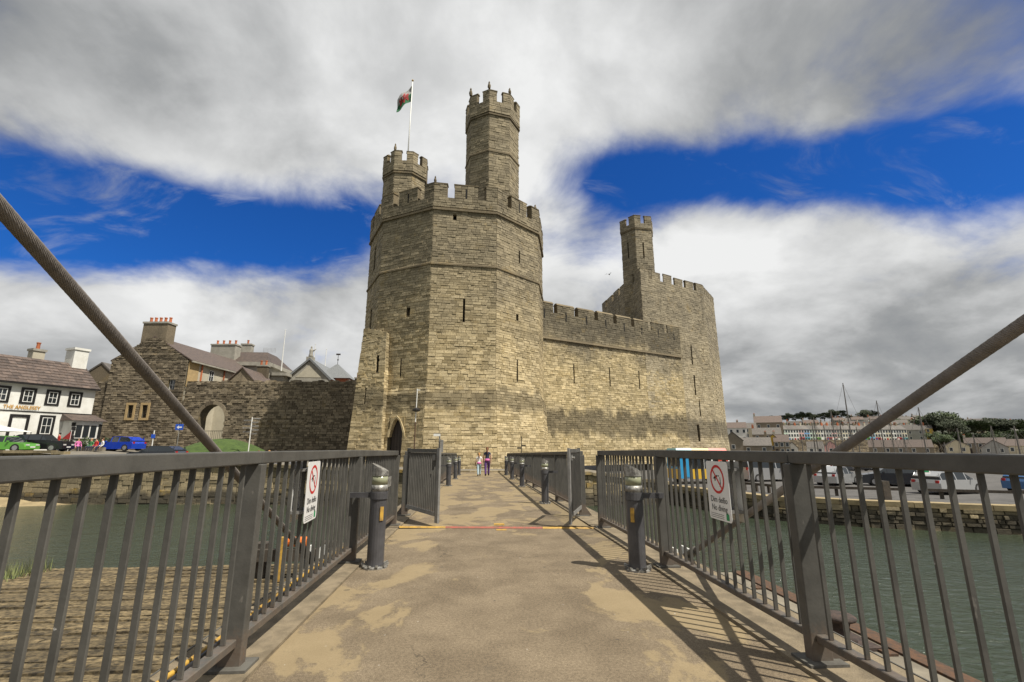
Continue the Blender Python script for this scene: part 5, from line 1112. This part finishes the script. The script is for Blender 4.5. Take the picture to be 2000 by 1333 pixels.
# ------------------------------------------------------------------ car park side
for (x, y, rz, mt, L, W, H, kd, lb) in ((31.4, 30.6, .25, 'car_silver', 4.5, 1.76, 1.45, 'estate', 'silver estate car parked by the timber rail, nearest of the parked cars'),
        (26.2, 42.6, .1, 'car_silver', 4.9, 1.9, 2.0, 'van', 'silver van parked beyond the no diving sign'), (29.8, 46, 1.2, 'car_dark', 4.2, 1.75, 1.45, 'hatch', 'dark hatchback just behind the silver van'),
        (33.0, 36.6, 2.6, 'car_dark', 4.4, 1.8, 1.6, 'estate', 'dark estate car behind the silver estate'), (35.2, 37.6, .3, 'car_red', 4.0, 1.72, 1.45, 'hatch', 'red hatchback behind the silver estate'),
        (29.5, 38.2, .5, 'car_silver', 4.1, 1.72, 1.45, 'hatch', 'silver hatchback half hidden beside the dark estate'), (38.6, 31.2, .2, 'car_mid_blue', 4.1, 1.75, 1.45, 'hatch', 'mid blue hatchback at the far end of the timber rail'), (41.8, 31.5, .2, 'car_purple', 4.0, 1.7, 1.42, 'hatch', 'purple hatchback at the edge of the picture')):
    car('parked_car', lb, (x, y, -1.6), rz, mt, L, W, H, kd, group='cars in the car park')
ORD = 'first second third fourth fifth sixth seventh eighth ninth tenth eleventh twelfth thirteenth fourteenth fifteenth sixteenth seventeenth eighteenth nineteenth twentieth twenty-first twenty-second twenty-third twenty-fourth twenty-fifth twenty-sixth twenty-seventh twenty-eighth twenty-ninth thirtieth thirty-first thirty-second thirty-third thirty-fourth thirty-fifth thirty-sixth'.split()
for i, (x, y) in enumerate([(30 + 3.1 * q, 66 + 1.2 * q) for q in range(13)] + [(33 + 3.3 * q, 56 + 1.0 * q) for q in range(8)]):
    mt = ['car_white', 'car_silver', 'car_dark', 'car_red', 'car_mid_blue', 'car_black', 'car_white'][(i * 3) % 7]
    car('parked_car', ('car parked in the long back row of the car park' if i < 13 else 'car parked in the middle row of the car park'), (x, y, -1.6), 1.5 + rnd.uniform(-.1, .1), mt, group='back row of cars' if i < 13 else 'middle row of cars', kind=['hatch', 'estate'][i % 2])
def fence_rail(p0, p1, n, label):
    p0, p1 = Vector(p0), Vector(p1); t = thing('timber_rail', label, 'barrier', p0); d = (p1 - p0); U = d.normalized(); N = U.cross(UP)
    MB().obox((p0 + p1) / 2 + UP * .5, U, UP, N, d.length / 2, .08, .05).build('rail', 'dark_timber', t, world=True)
    for k in range(n): MB().obox(p0 + d * ((k + .5) / n) + UP * .24 - N * .13, U, UP, N, .08, .24, .07).build('post', 'dark_timber', t, world=True)
fence_rail((26.5, 27.6, -1.6), (37.5, 22.6, -1.6), 6, 'low timber rail along the quay edge in front of silver estate')
fence_rail((18.7, 34, -1.6), (19.6, 31.2, -1.6), 3, 'low timber rail beside the quay edge near the kiosk')
fence_rail((20.8, 30.2, -1.6), (25.6, 28.1, -1.6), 4, 'low timber rail between the two quay benches')
for (x, y) in ((20.6, 29.2), (23.9, 27.3)):
    o = MB().box(x - .22, x + .22, y - .22, y + .22, -1.6, -.55); o = o.build('quay_pillar', 'dark_timber'); tag(o, 'square dark quay post ' + ('nearer the kiosk' if x < 21 else 'farther from the kiosk'), 'post')
sg = thing('harbour_sign', 'white notice board on dark post by the silver estate', 'sign', (28.6, 29.4, -1.6)); MB().cyl((0, 0, 0), (0, 0, 2.2), .05, n=8).build('post', 'black_paint', sg); MB().box(-.45, .45, -.05, -.02, 1.3, 2.1).build('board', 'sign_white', sg)
for k in range(3): MB().box(-.36, .36, -.056, -.05, 1.42 + .2 * k, 1.52 + .2 * k).build('panel_print', 'sign_green', sg)
# bright kiosk van
for n, c in (('kiosk_blue', (.03, .32, .62)), ('kiosk_yellow', (.72, .45, .04)), ('kiosk_red', (.75, .07, .03)), ('kiosk_cyan', (.25, .62, .68))): paint(n, c, .35)
kv = thing('painted_van', 'brightly painted blue, yellow and red vehicle parked by the castle wall', 'van', (18.9, 40.6, -1.55), .12)
MB().box(-2.3, 2.3, -.95, .95, .35, 1.15).build('lower_body', 'kiosk_yellow', kv); MB().box(-2.28, -1.2, -.97, .97, .4, 2.2).build('cab', 'kiosk_blue', kv); MB().box(1.35, 2.32, -.97, .97, .36, 2.3).build('rear_body', 'kiosk_red', kv)
MB().box(-1.2, 1.35, -.93, .93, 1.15, 2.2).build('serving_hatch', 'window_glass', kv)
for x in (-.8, 0, .8): MB().box(x - .06, x + .06, -.96, -.93, 1.15, 2.2).build('hatch_post', 'white_paint', kv)
for a, b_, mt in ((-2.5, -1.0, 'kiosk_cyan'), (-1.0, .7, 'kiosk_yellow'), (.7, 2.5, 'kiosk_red')):
    MB().box8([(a, -1.1, 2.3), (b_, -1.1, 2.3), (b_, 1.1, 2.3), (a, 1.1, 2.3), (a * .92, -.7, 2.85), (b_ * .92, -.7, 2.85), (b_ * .92, .7, 2.85), (a * .92, .7, 2.85)]).build('roof_canopy', mt, kv)
for x in (-1.5, 1.5):
    for s in (-1, 1): wl = MB().cyl((x, s * .7, .34), (x, s * .96, .34), .34, n=16).build('wheel', 'tyre', kv); MB().cyl((x, s * .96, .34), (x, s * .97, .34), .2, n=12).build('rim', 'rim', wl)
MB().box(-2.31, -2.28, -.7, .7, 1.35, 2.05).build('windscreen', 'window_glass', kv)

# ------------------------------------------------------------------ harbour boats
def col(u):   # bearing of a picture column as x per metre of y
    f, r_ = Vector((math.sin(YAW) * math.cos(PITCH), math.cos(YAW) * math.cos(PITCH), math.sin(PITCH))), Vector((math.cos(YAW), -math.sin(YAW), 0)); d = f + r_ * ((u - 1000) / 920) + r_.cross(f) * ((666.5 - 873) / 920); return d.x / d.y
def boat(u, y, L, mast, hullmat, label, rz=None, cabin=True, group='boats in the harbour'):
    x = col(u) * y; t = thing('sailing_boat' if mast else 'motor_boat', label, 'boat', (x, y, -3), rnd.uniform(-.5, .5) if rz is None else rz, group); B = L * .3
    secs = []
    for f, w_, k in ((-.5, .72, .0), (-.3, .92, -.25), (0, 1, -.35), (.28, .74, -.28), (.44, .3, -.1), (.52, .03, .05)): secs.append([(f * L, -B / 2 * w_, .95 + .35 * max(0, f)), (f * L, -B / 2 * w_ * .8, .25), (f * L, 0, k), (f * L, B / 2 * w_ * .8, .25), (f * L, B / 2 * w_, .95 + .35 * max(0, f))])
    mb = MB(); mb.v = [p for s in secs for p in s]
    for a in range(5):
        for q in range(4): mb.f.append((a * 5 + q, a * 5 + q + 1, a * 5 + 6 + q, a * 5 + 5 + q)); mb.mi.append(0)
        mb.f.append((a * 5 + 4, a * 5, a * 5 + 5, a * 5 + 9)); mb.mi.append(1)
    mb.f.append((0, 1, 2, 3, 4)); mb.mi.append(0); mb.build('hull', [hullmat, 'white_paint'], t)
    if cabin:
        c = MB().box8([(-.2 * L, -B * .32, .95), (.2 * L, -B * .28, 1.0), (.2 * L, B * .28, 1.0), (-.2 * L, B * .32, .95), (-.18 * L, -B * .26, 1.6 if mast else 2.1), (.12 * L, -B * .2, 1.5 if mast else 1.95), (.12 * L, B * .2, 1.5 if mast else 1.95), (-.18 * L, B * .26, 1.6 if mast else 2.1)]).build('cabin', 'white_paint', t)
        for s in (-1, 1): MB().obox((-.02 * L, s * B * .285, 1.32 if mast else 1.6), (1, 0, 0), (0, .25 * s, 1), (0, 1, 0), L * .11, .12, .03).build('cabin_window', 'window_glass', c)
    if mast:
        MB().cyl((.06 * L, 0, .9), (.06 * L, 0, mast), .17, .11, 8).build('mast', 'mast_metal', t); MB().cyl((.05 * L, 0, 2.1), (-.4 * L, 0, 2.2), .06, n=6).build('boom', 'mast_metal', t)
        MB().cyl((.05 * L, 0, 2.25), (-.38 * L, 0, 2.36), .12, n=8).build('furled_sail', hullmat if hullmat != 'car_white' else 'kiosk_blue', t)
        for p in ((.5 * L, 0, 1.2), (-.48 * L, 0, 1.), (.05 * L, B / 2, 1.), (.05 * L, -B / 2, 1.)): MB().cyl(p, (.06 * L, 0, mast - .2), .03, n=4).build('stay', 'mast_metal', t)
        for z in (.45, .7): MB().cyl((.06 * L, -.7, mast * z), (.06 * L, .7, mast * z), .03, n=5).build('spreader', 'mast_metal', t)
plain('mast_metal', (.20, .18, .16), rough=.4, metal=.3)
for (u, y, L, m_, h_, lb) in ((1588, 128, 8, 11.2, 'car_white', 'sailing boat with shortest left mast near the castle'), (1595, 140, 8.5, 13.4, 'car_mid_blue', 'sailing boat second from the castle'), (1630, 118, 9, 13.6, 'car_white', 'yacht with pale mast left of the tallest mast'), (1659, 122, 12, 21.5, 'kiosk_red', 'yacht with the tallest mast in the harbour'), (1722, 126, 10, 17.2, 'car_dark', 'tall yacht whose mast rises just above the hanging cable'), (1765, 112, 7.5, 7.6, 'car_white', 'small yacht just under the hanging cable'),
        (1802, 108, 10, 13.8, 'car_mid_blue', 'tall masted yacht in front of the big dark trees'), (1842, 120, 7, 5.6, 'car_white', 'small yacht with stubby mast before the trees'), (1566, 145, 7, 8.5, 'car_white', 'little yacht farthest towards the castle tower'), (1612, 150, 8, 11.5, 'car_white', 'yacht behind the second mast from the castle'), (1644, 135, 8, 12.5, 'car_dark', 'yacht close to the tallest mast on its left'), (1676, 140, 8, 10.5, 'car_white', 'yacht close to the tallest mast on its right'), (1703, 132, 8, 12, 'car_mid_blue', 'yacht between the tallest mast and the cable'), (1742, 138, 8, 11.5, 'car_white', 'yacht just past the hanging cable'), (1872, 112, 8, 9, 'car_white', 'yacht in front of the buff gabled house'), (1942, 108, 8, 9.5, 'car_mid_blue', 'yacht moored before the grey gabled shed'), (1900, 100, 8.5, 7.2, 'kiosk_cyan', 'yacht with bare mast before the wooded bank'), (1983, 92, 9, 8.7, 'car_white', 'yacht with mast at the edge of the picture')): boat(u, y, L, m_, h_, lb)
for (u, y, L, h_, lb) in ((1975, 80, 7, 'kiosk_blue', 'bright blue motor boat at the edge of the harbour'), (1930, 88, 6.5, 'car_red', 'motor boat moored by the wooded bank'), (1862, 96, 7, 'car_dark', 'motor boat with cabin below the big trees'), (1820, 92, 6, 'kiosk_yellow', 'motor boat left of the cabin boat below the trees'), (1745, 98, 6, 'car_white', 'motor boat under the hanging cable'), (1690, 104, 6.5, 'car_white', 'motor boat behind the big railing post'), (1540, 132, 6, 'car_white', 'motor boat nearest the castle tower')): boat(u, y, L, 0, h_, lb)

# ------------------------------------------------------------------ hillside town
def hz(x, y):
    f = max(0, min(1, (y - 262) / 230)); s = f * f * (3 - 2 * f); far_ = max(0, (x / y - .95)) * 20
    return -1.4 if y < 246 else 5 + (21 - min(10, far_) * .5) * s + 1.2 * math.sin(x * .021) * s
mb = MB(); gx = [40 + 22 * i for i in range(48)]; gy = [252, 262, 275, 295, 320, 350, 385, 425, 470, 520, 600, 720]
for a, b_ in zip(gx, gx[1:]):
    for c, d in zip(gy, gy[1:]): mb.face([(a, c, hz(a, c)), (b_, c, hz(b_, c)), (b_, d, hz(b_, d)), (a, d, hz(a, d))])
struct(mb.build('hillside', 'hill_ground', smooth=True))
sheet('far_quay', [(50, 178, -1.5), (900, 178, -1.5), (900, 254, -1.5), (50, 254, -1.5)], 'paving'); struct(MB().box(50, 900, 177, 178, -4, -1.4).build('far_quay_edge', 'rubble_stone'))
rw = thing('retaining_wall', 'long dark retaining wall below the coloured terrace', 'wall', (140, 252, -1.5)); back, st = MB(), []
panel(back, st, (100, 251.8, -1.6), (260, 251.8, -1.6), (260, 251.8, 5.3), (100, 251.8, 5.3), seed=1500, course=(.5, .8), wid=(.8, 2.2), proud=(.03, .15)); back.build('wall_core', 'rubble_mortar', rw, world=True); lay_stones(rw, st, 'rubble_stone', 0)
ridge = MB()
for i in range(60):
    f = lambda k: (600 + 75 * k, 3600, -10 + max(0, 16 * math.sin(k * .35) + 22) + max(0, (k - 26)) * 8.5 * (1 if k < 50 else .9) + 7 * math.sin(k * 1.3))
    a, b_ = f(i), f(i + 1); ridge.face([(a[0], 3000, -10), (b_[0], 3000, -10), b_, a]); ridge.face([a, b_, (b_[0], 4300, -10), (a[0], 4300, -10)])
struct(ridge.build('mountain', 'mountain', smooth=True))
WIN = {}
def far_house(name, label, loc, rz, w_, d, h, wall, roof='slate_grey', rows=2, cols=2, door=True, chim=1, group=None, rise=None, cat='house', gable_front=False, front=None):
    """front faces local -y"""
    t = thing(name, label, cat, loc, rz, group); rise = rise or d * .36
    MB().box(-w_ / 2, w_ / 2, -d / 2, d / 2, -1.5, h).build('wall', wall, t)
    if gable_front:
        MB().extr([(-w_ / 2, -d / 2, h), (w_ / 2, -d / 2, h), (0, -d / 2, h + rise)], (0, d, 0)).build('gable', wall, t)
        for s in (-1, 1): MB().extr([(0, -d / 2 - .25, h + rise + .02), (0, -d / 2 - .25, h + rise + .25), (s * (w_ / 2 + .3), -d / 2 - .25, h - .0), (s * (w_ / 2 + .3), -d / 2 - .25, h - .22)], (0, d + .5, 0)).build('roof', roof, t)
    else:
        MB().extr([(-w_ / 2 - .02, -d / 2 - .3, h), (-w_ / 2 - .02, 0, h + rise), (-w_ / 2 - .02, d / 2 + .3, h)], (w_ + .04, 0, 0)).build('roof', roof, t)
    if front: MB().box(-w_ / 2 + .02, w_ / 2 - .02, -d / 2 - .04, -d / 2, 0, h * .36).build('shop_front', front, t)
    for r_ in range(rows):
        for c in range(cols):
            x = -w_ / 2 + w_ * (c + .5) / cols; z = h * (r_ + .55) / rows
            if r_ == 0 and door and c == 0: MB().box(x - .5, x + .5, -d / 2 - .07, -d / 2, 0, 2.1).build('door', rnd.choice(['door_dark', 'car_red', 'car_mid_blue', 'white_paint']), t); continue
            key = ('fw', round(h / rows, 1))
            if key not in WIN:
                o = MB().box(-.5, .5, -.05, 0, -.72, .72).mat(1).box(-.64, .64, -.03, 0, -.86, -.725).box(-.64, .64, -.03, 0, .725, .86).box(-.64, -.505, -.03, 0, -.725, .725).box(.505, .64, -.03, 0, -.725, .725).build('window', ['window_glass', 'white_paint'], t); WIN[key] = o.data
            else: o = bpy.data.objects.new('window', WIN[key]); COL.objects.link(o); o.parent = t
            o.location = (x, -d / 2 - .01, z)
    for k in range(chim):
        cx = (-w_ / 2 + .5) if k == 0 else w_ / 2 - .5; c = MB().box(cx - .45, cx + .45, -.4, .4, h + rise - .8, h + rise + 1.2).build('chimney', rnd.choice(['rubble_stone', 'cream_render', 'terracotta']), t)
        for q in (-.2, .2): MB().cyl((cx + q, 0, h + rise + 1.2), (cx + q, 0, h + rise + 1.7), .12, n=6).build('chimney_pot', 'terracotta', c)
    return t
for n, c in (('ren_white', (.72, .71, .67)), ('ren_pink', (.66, .38, .36)), ('ren_blue', (.10, .30, .62)), ('ren_cream', (.62, .55, .40)), ('ren_mint', (.50, .62, .50)), ('ren_grey', (.36, .35, .33)), ('ren_stone', (.24, .20, .15)), ('ren_yellow', (.70, .46, .08)), ('ren_sky', (.10, .42, .72)), ('ren_green', (.10, .42, .25)), ('ren_teal', (.1, .33, .38))): plain(n, c, tuple(x * .85 for x in c), .4, .85)
seq = [('ren_mint', 'pale mint'), ('ren_white', 'white'), ('ren_white', 'white'), ('ren_pink', 'pink'), ('ren_blue', 'blue'), ('ren_mint', 'pale green'), ('ren_cream', 'cream'), ('ren_white', 'white'), ('ren_grey', 'grey'), ('ren_pink', 'dusky pink'), ('ren_stone', 'brown stone'), ('ren_cream', 'cream'), ('ren_stone', 'dark stone'), ('ren_white', 'white'), ('ren_cream', 'cream'), ('ren_grey', 'grey'), ('ren_sky', 'sky blue'), ('ren_cream', 'buff'), ('ren_white', 'white'), ('ren_cream', 'cream'), ('ren_white', 'white'), ('ren_grey', 'grey'), ('ren_cream', 'cream')]
A_, B_ = Vector((col(1524) * 264, 264, 0)), Vector((col(1766) * 262, 262, 0)); dd = (B_ - A_) / len(seq); rzT = math.atan2(dd.y, dd.x); ords = 'first second third fourth fifth sixth seventh eighth ninth tenth eleventh twelfth thirteenth fourteenth fifteenth sixteenth seventeenth eighteenth nineteenth twentieth twenty-first twenty-second last'.split()
for k, (mt, nm) in enumerate(seq):
    p = A_ + dd * (k + .5); far_house('terrace_house', nm + ' terraced house, ' + ords[k] + ' from the castle in the waterside terrace', (p.x, p.y, 4.2), rzT, dd.length, 7, 7.0, mt, rows=3, cols=2, front=[None, None, 'ren_white', 'car_red', 'ren_teal', None, 'car_green', None, 'car_red'][k % 9], group='coloured waterside terrace')
for (u, y, z, w_, d, h, mt, gf, lb, rows, cols) in ((1437, 225, 3.5, 11, 8, 6.8, 'ren_white', 0, 'long white house beside the castle tower', 2, 4), (1462, 232, 3.2, 9, 8, 7.2, 'ren_cream', 0, 'pale pinkish house right of the long white house', 3, 3), (1505, 240, 5.2, 13, 10, 8.5, 'ren_stone', 0, 'large dark slate roofed house above the sheds', 2, 3), (1500, 215, 1.0, 12, 9, 6, 'ren_stone', 0, 'brown stone house below the dark slate house', 2, 3),
        (1432, 186, -1.5, 7, 9, 5.4, 'ren_stone', 1, 'dark stone gabled boathouse next to the castle tower', 1, 1), (1476, 184, -1.5, 11, 9, 3.4, 'ren_stone', 0, 'low hip roofed stone shed on the far quay', 1, 2), (1511, 190, -1.5, 6, 9, 4.6, 'ren_yellow', 1, 'ochre gabled shed on the far quay', 1, 1), (1527, 186, -1.5, 5.6, 8, 4.9, 'ren_stone', 0, 'two storey dark stone store on the far quay', 2, 3), (1547, 186, -1.5, 3.6, 6, 2.6, 'ren_white', 1, 'small white gabled kiosk on the far quay', 1, 1), (1592, 190, -1.5, 6, 7, 2.6, 'ren_white', 0, 'low white hut behind the boats', 1, 2), (1622, 192, -1.5, 5, 7, 2.8, 'ren_pink', 1, 'small pink gabled hut beside the hanging cable', 1, 1),
        (1757, 200, -1.5, 22, 9, 2.8, 'ren_stone', 0, 'long dark boat shed behind the masts', 1, 5), (1782, 268, 4.8, 14, 9, 6.4, 'ren_grey', 0, 'grey stone house at the end of the terrace', 2, 3), (1818, 262, 4.2, 4.2, 6, 7.6, 'ren_yellow', 0, 'narrow bright yellow house before the trees', 3, 1), (1868, 200, -1.5, 8, 7, 3.4, 'ren_cream', 1, 'buff gabled house below the wood', 1, 2), (1941, 190, -1.5, 8, 8, 2.8, 'ren_grey', 1, 'wide grey gabled shed at the wood edge', 1, 2), (1925, 205, -1.5, 14, 7, 4.6, 'ren_stone', 0, 'brown brick building behind the grey shed', 2, 4), (1975, 195, -1.5, 12, 8, 3.4, 'ren_cream', 0, 'low cream building near picture edge', 1, 3), (1906, 300, 13, 12, 8, 4, 'ren_white', 0, 'white house among the trees on the bank', 1, 3)):
    far_house('house', lb, (col(u) * y, y, z), -math.atan(col(u)) * .95, w_, d, h, mt, 'slate' if u % 2 else 'slate_grey', rows, cols, rows > 1, 1 if h > 4.5 else 0, gable_front=bool(gf))
hr_ = random.Random(21); n_h = 0
for row, (y, u0, u1, step) in enumerate(((300, 1560, 1800, 21), (335, 1600, 1990, 23), (372, 1560, 1995, 22), (410, 1640, 1995, 20), (455, 1690, 1998, 19), (500, 1700, 1998, 17))):
    u = u0 + hr_.uniform(0, 8); q_ = 0
    while u < u1:
        x = col(u) * y; wl = hr_.choice(['ren_white', 'ren_white', 'ren_cream', 'ren_grey', 'ren_pink', 'ren_stone', 'ren_white', 'ren_cream'])
        far_house('hillside_house', 'small house among those stepping up the hillside above the harbour', (x, y + hr_.uniform(-8, 8), hz(x, y) - .3), -math.atan(col(u)) + hr_.uniform(-.5, .5), hr_.uniform(7, 12), 7.5, hr_.uniform(4.6, 6), wl, hr_.choice(['slate', 'slate_grey']), 2, hr_.choice([2, 3]), False, 1, group='small houses on the hillside'); u += step * hr_.uniform(.75, 1.3); n_h += 1; q_ += 1
# trees
def tree_proto(seed, kind):
    r = random.Random(seed); t = thing('tree', 'x', 'tree'); H = 10.; mb = MB()
    mb.cyl((0, 0, -1), (.1, 0, H * .45), .38, .24, 8)
    clumps = []
    for k in range(9):
        a = r.uniform(0, 6.28); q = r.uniform(.4, 1); e = Vector((math.cos(a) * 3.1 * q, math.sin(a) * 3.1 * q, H * r.uniform(.48, .86))); s = Vector((.05, 0, H * r.uniform(.25, .45))); mb.cyl(s, e, .15, .05, 5); clumps.append(e)
    clumps.append(Vector((0, 0, H * .86))); mb.build('trunk', 'bark', t, smooth=True); c = MB()
    for e in clumps: leaves(c, e, r.uniform(1.3, 2.1), r.uniform(1.3, 2.1), r.uniform(.9, 1.5), 260, .26, r, .35)
    c.build('crown', kind, t, fix=False); return t
protos = [tree_proto(s, m_) for s, m_ in ((1, 'leaf'), (2, 'dark_leaf'), (3, 'dark_leaf'), (4, 'leaf'))]; used = [False] * 4
def tree(u, y, h, z, label, group, k, wide=1.):
    t = protos[k] if not used[k] else copy_tree(protos[k]); used[k] = True; x = col(u) * y; s = h / 12.5
    t.location = (x, y, z); t.scale = (s * wide, s * wide, s); t.rotation_euler = (0, 0, hr_.uniform(0, 6)); t['label'] = label; t['group'] = group; t['category'] = 'tree'
for k, (u, y, h, wd) in enumerate(((1513, 430, 12, 1.1), (1532, 430, 12, 1.2), (1546, 440, 14, 1.2), (1560, 440, 12, 1.2), (1574, 430, 16, 1.2), (1588, 430, 15, 1.2), (1600, 440, 12, 1.1), (1618, 440, 14, 1.2), (1634, 430, 18, 1.3), (1650, 430, 17, 1.2), (1666, 440, 11, 1.1), (1700, 430, 18, 1.3), (1712, 440, 17, 1.2))):
    tree(u, y, h, hz(col(u) * y, y) - .5, 'dark round headed tree in the line along the hilltop', 'trees along the hilltop', 1 + k % 2, wd)
BANKL = ((1806, 275, 17, 1.), (1818, 270, 20, 1.1), (1832, 265, 22, 1.2), (1846, 262, 22, 1.2), (1858, 258, 19, 1.2), (1835, 245, 14, 1.2), (1850, 240, 13, 1.2), (1868, 250, 16, 1.2), (1880, 262, 18, 1.1), (1895, 250, 12, 1.2), (1912, 262, 16, 1.2), (1926, 250, 15, 1.2), (1940, 256, 17, 1.2), (1955, 246, 15, 1.3), (1968, 252, 17, 1.2), (1982, 244, 15, 1.2), (1996, 250, 16, 1.2), (1905, 225, 9, 1.3), (1890, 222, 9, 1.2), (1950, 300, 18, 1.2), (1975, 310, 17, 1.2), (1778, 290, 11, 1.2), (1790, 285, 12, 1.2), (1935, 320, 18, 1.3), (1880, 315, 15, 1.2), (2010, 240, 16, 1.2), (1842, 228, 12, 1.3), (1858, 232, 14, 1.3), (1874, 228, 13, 1.3), (1918, 230, 13, 1.3), (1934, 226, 12, 1.3), (1950, 230, 14, 1.3), (1966, 226, 13, 1.3), (1984, 230, 14, 1.3), (2002, 226, 14, 1.3))
BANK = [(a, b_) for a, b_, c, d in BANKL]
for k, (u, y, h, wd) in enumerate(BANKL):
    tree(u, y, h, hz(col(u) * y, y) - .5 if y > 246 else -1.5, 'dense green tree in the wooded bank at the harbour edge', 'trees of the wooded bank', [0, 3, 1, 0, 2][k % 5], wd)
for k, (u, y) in enumerate(((1575, 320), (1640, 345), (1690, 318), (1735, 350), (1760, 390), (1850, 385), (1905, 395), (1960, 420), (1820, 440), (1880, 470), (1720, 415))):
    tree(u, y, 9 + k % 3, hz(col(u) * y, y) - .4, 'small tree standing among the hillside houses', 'trees among hillside houses', k % 4, 1.1)
gl_ = thing('gull', 'small dark bird flying left of the far tower turret', 'bird', (18.3, 62, 25.3), .8)
mb = MB(); mb.lathe([(.02, -.22), (.07, -.1), (.085, .02), (.05, .16), (.02, .24)], n=8); mb.v = [(c, a, b_) for a, b_, c in mb.v]
for s in (-1, 1): mb.poly([(.06, 0, .02), (-.08, 0, .02), (-.12, s * .3, .16), (.02, s * .3, .18), (-.14, s * .62, .05)], [(0, 1, 2, 3), (3, 2, 4)])
mb.build('body', 'grey_cloth', gl_)
